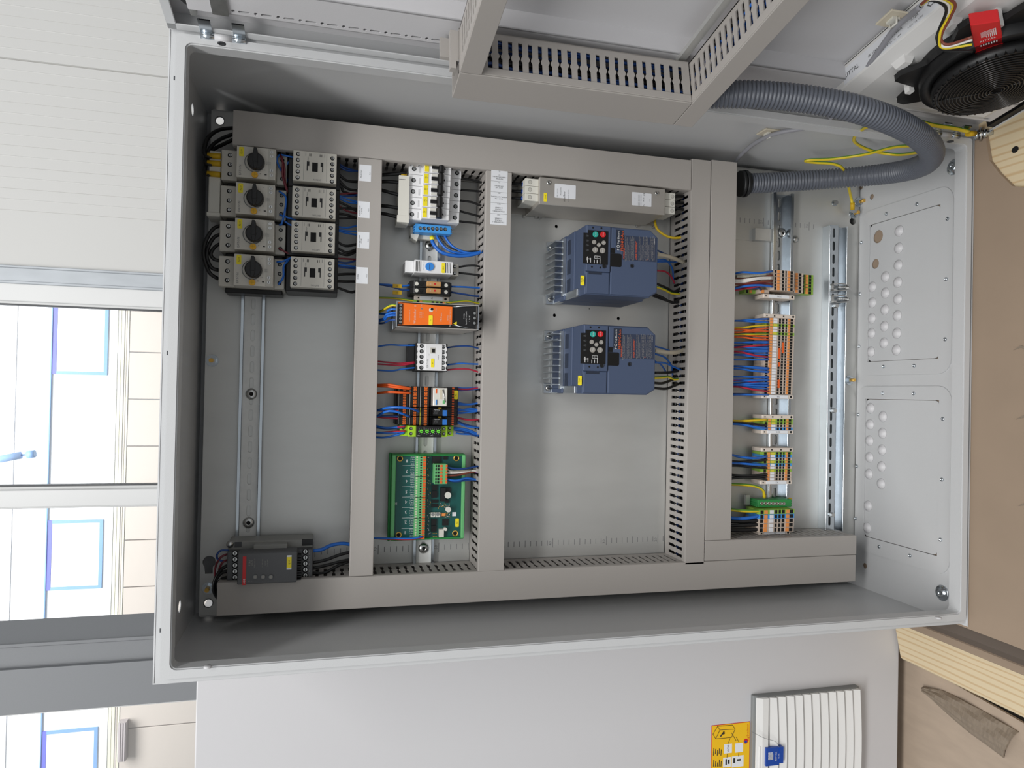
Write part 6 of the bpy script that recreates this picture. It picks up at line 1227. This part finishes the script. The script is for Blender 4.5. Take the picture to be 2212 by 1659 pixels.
 ('thick blue wire into the wide blue input terminal', None, [('w_blue', 3.2, [(1572, 1118, 44), (1600, 1120, 50), (1628, 1117, 52), (1650, 1110, 50)])]),
 ('thick black wire into the wide input terminals', 'thick black input wires', [('w_black', 3.4, [(1572, 1126, 44), (1610, 1126, 50), (1650, 1123, 50)]), ('w_black', 3.4, [(1572, 1136, 44), (1610, 1134, 50), (1650, 1133, 50)]), ('w_black', 3.4, [(1572, 1145, 44), (1610, 1145, 50), (1650, 1143, 50)])]),
 ('red control wire curling over the top of the soft starter', 'red wires above the soft starter', [('w_dred', 1.6, [(494, 1196, 56), (478, 1203, 60), (467, 1220, 58), (464, 1240, 50), (468, 1252, 46)]), ('w_dred', 1.6, [(494, 1209, 56), (482, 1214, 60), (474, 1228, 56), (473, 1244, 48)])]),
 ('violet blue control wire in a tight loop above the soft starter', None, [('w_dblue', 1.5, [(494, 1189, 56), (478, 1189, 60), (469, 1198, 62), (470, 1207, 60), (480, 1212, 58), (494, 1210, 56)])]),
 ('black wire bending over the top of the soft starter into the left duct', 'black wires above the soft starter', [('w_black', 2.6, [(494, 1220, 58), (478, 1230, 58), (465, 1250, 54), (461, 1268, 50), (466, 1286, 44), (480, 1300, 38)]), ('w_black', 2.6, [(494, 1233, 58), (478, 1238, 56), (466, 1255, 52), (464, 1275, 46), (480, 1292, 38)]), ('w_black', 2.6, [(494, 1246, 58), (478, 1252, 54), (469, 1265, 48), (478, 1282, 40)])]),
 ('thick blue wire from the soft starter into the topmost duct', None, [('w_blue', 2.8, [(674, 1190, 56), (695, 1187, 56), (715, 1178, 52), (740, 1174, 48), (768, 1178, 44)])]),
 ('black wire from the lower end of the soft starter into the topmost duct', 'black wires below the soft starter', [('w_black', 2.4, [(674, 1216, 56), (705, 1209, 52), (735, 1198, 48), (768, 1190, 44)]), ('w_black', 2.4, [(674, 1228, 56), (705, 1221, 50), (735, 1213, 46), (768, 1207, 42)]), ('w_black', 2.4, [(674, 1238, 54), (700, 1238, 48), (730, 1222, 44), (768, 1208, 40)])]),
]
def X4w(col, a, b, dd=0, bow=0): 
    ya, yb = 670 + a / 8.294, 670 + b / 8.294
    return (col, 1.7, [(1580, ya, 40), (1600, ya + (yb - ya) * .12, 46 + dd), (1632, ya + (yb - ya) * .7 + bow, 50 + dd), (1660, yb, 46)])
WG += [
 ('blue wire into the longest terminal strip', 'blue wires into the longest strip', [X4w('w_blue', *q_) for q_ in ((190, 155, 2), (190, 215), (580, 562, 2), (580, 582), (660, 690, 1), (660, 672, 3), (740, 720, 3, -1), (745, 742, 1), (800, 792, 2), (800, 845), (885, 887, 2), (1000, 1040, 3, -1), (1005, 1055, 1), (1045, 1098, 3, 1), (1050, 1112), (1195, 1195, 3), (1190, 1208), (1275, 1245, 2), (1240, 1258), (1330, 1300, 3), (1330, 1312, 1), (1345, 1348, 3), (1350, 1362), (1345, 1410, 1), (1515, 1512, 2))] + [X4w('w_dblue', *q_) for q_ in ((1500, 1515), (1320, 1250), (640, 640))]),
 ('yellow green wire into an earth terminal of the longest strip', 'earth wires into the longest strip', [X4w('w_yellow', 322, 268, 2), X4w('w_gy', 432, 426, 3)]),
 ('orange wire into the longest terminal strip', 'orange wires into the longest strip', [X4w('w_orange', *q_) for q_ in ((345, 375, 2), (405, 320, 3), (395, 378), (430, 478), (478, 530, 3))]),
 ('red wire crossing into the longest terminal strip', 'red wires into the longest strip', [X4w('w_red', *q_) for q_ in ((665, 622, 4), (738, 842, 5), (1255, 1312, 0), (1368, 1455, 5))])]
def XS(col, r, a, b, bow=0, dd=0):
    ya, yb = 880 + a / 5.72, 880 + b / 5.72
    return (col, r, [(1576, ya, 40), (1600, ya + (yb - ya) * .15 + bow, 46 + dd), (1632, ya + (yb - ya) * .7 + bow, 50 + dd), (1656, yb, 46)])
WG += [
 ('yellow wire into the four way terminal strip', None, [XS('w_yellow', 2.2, 165, 150, 1)]), ('black wire into the four way terminal strip', None, [XS('w_black', 2.2, 178, 222)]), ('blue wire into the four way terminal strip', None, [XS('w_blue', 2.2, 203, 258)]),
 ('blue wire into the ten way terminal strip', 'blue wires into the ten way strip', [XS('w_blue', 2.2, 580, 607, 5, 3), XS('w_blue', 2.2, 688, 714, 0, 3)]),
 ('black wire into the ten way terminal strip', 'black wires into the ten way strip', [XS('w_black', 2.2, 664, 646, 2), XS('w_black', 2.2, 718, 750, 0), XS('w_black', 2.2, 832, 826, 2, 2), XS('w_black', 2.2, 838, 856, 1), XS('w_black', 2.2, 882, 892, -3, 1)])]
for lb, grp, ws in WG:
    order = sorted(range(len(ws)), key=lambda i: ws[i][2][-1][1] + ws[i][2][0][1])
    for i, (col, r, pts) in enumerate(ws): wire(col, r, pts, lb if len(ws) == 1 else ORD[order.index(i)] + '-from-top ' + lb, grp)
for px, py in ((1131, 398.5), (1130, 414), (1129, 428.5)):
    x, z = P(px, py, 60); m = MB(x, z, 60); m.tube([(x, 60, z + 3), (x, 60, z - 4)], 3.4, 'logoblue', 8); solo(m, 'ferrule', 'blue wire collar above the line filter, %s from the right duct' % ORD[int((py - 390) / 14)], 'ferrule', 'blue collars at the line filter')
x, z = P(933, 511, 30); m = MB(x, z, 30); x2, z2 = P(934, 519, 31); m.tube([(x, 29, z), (x2, 31, z2)], 4, 'yellow', 10); solo(m, 'ferrule', 'yellow wire collar under the blue neutral block', 'ferrule')
for px, py, lb in ((858, 618, 'yellow wire marker nearer the thermostat'), (858, 632, 'yellow wire marker nearer the orange power supply')):
    x, z = P(px, py, 47); m = MB(x, z, 47); m.box(x - 3, x + 3, 46, 48, z - 7, z + 7, 'mustard'); m.text('F2', x, z, 48.2, 3, 'ink'); solo(m, 'wire_marker', lb, 'marker', 'yellow wire markers')
for k, py in enumerate((730, 744)):
    a, b = P(1635, py, 43), P(1655, py, 43); m = MB(b[0], b[1]); m.box(b[0] - 2, b[0] + 2, 30, 40, b[1], a[1], 'lgrey'); solo(m, 'wire_stub', ('grey wire stub nearer the orange wires', 'grey wire stub nearer the blue wires')[k], 'stub')
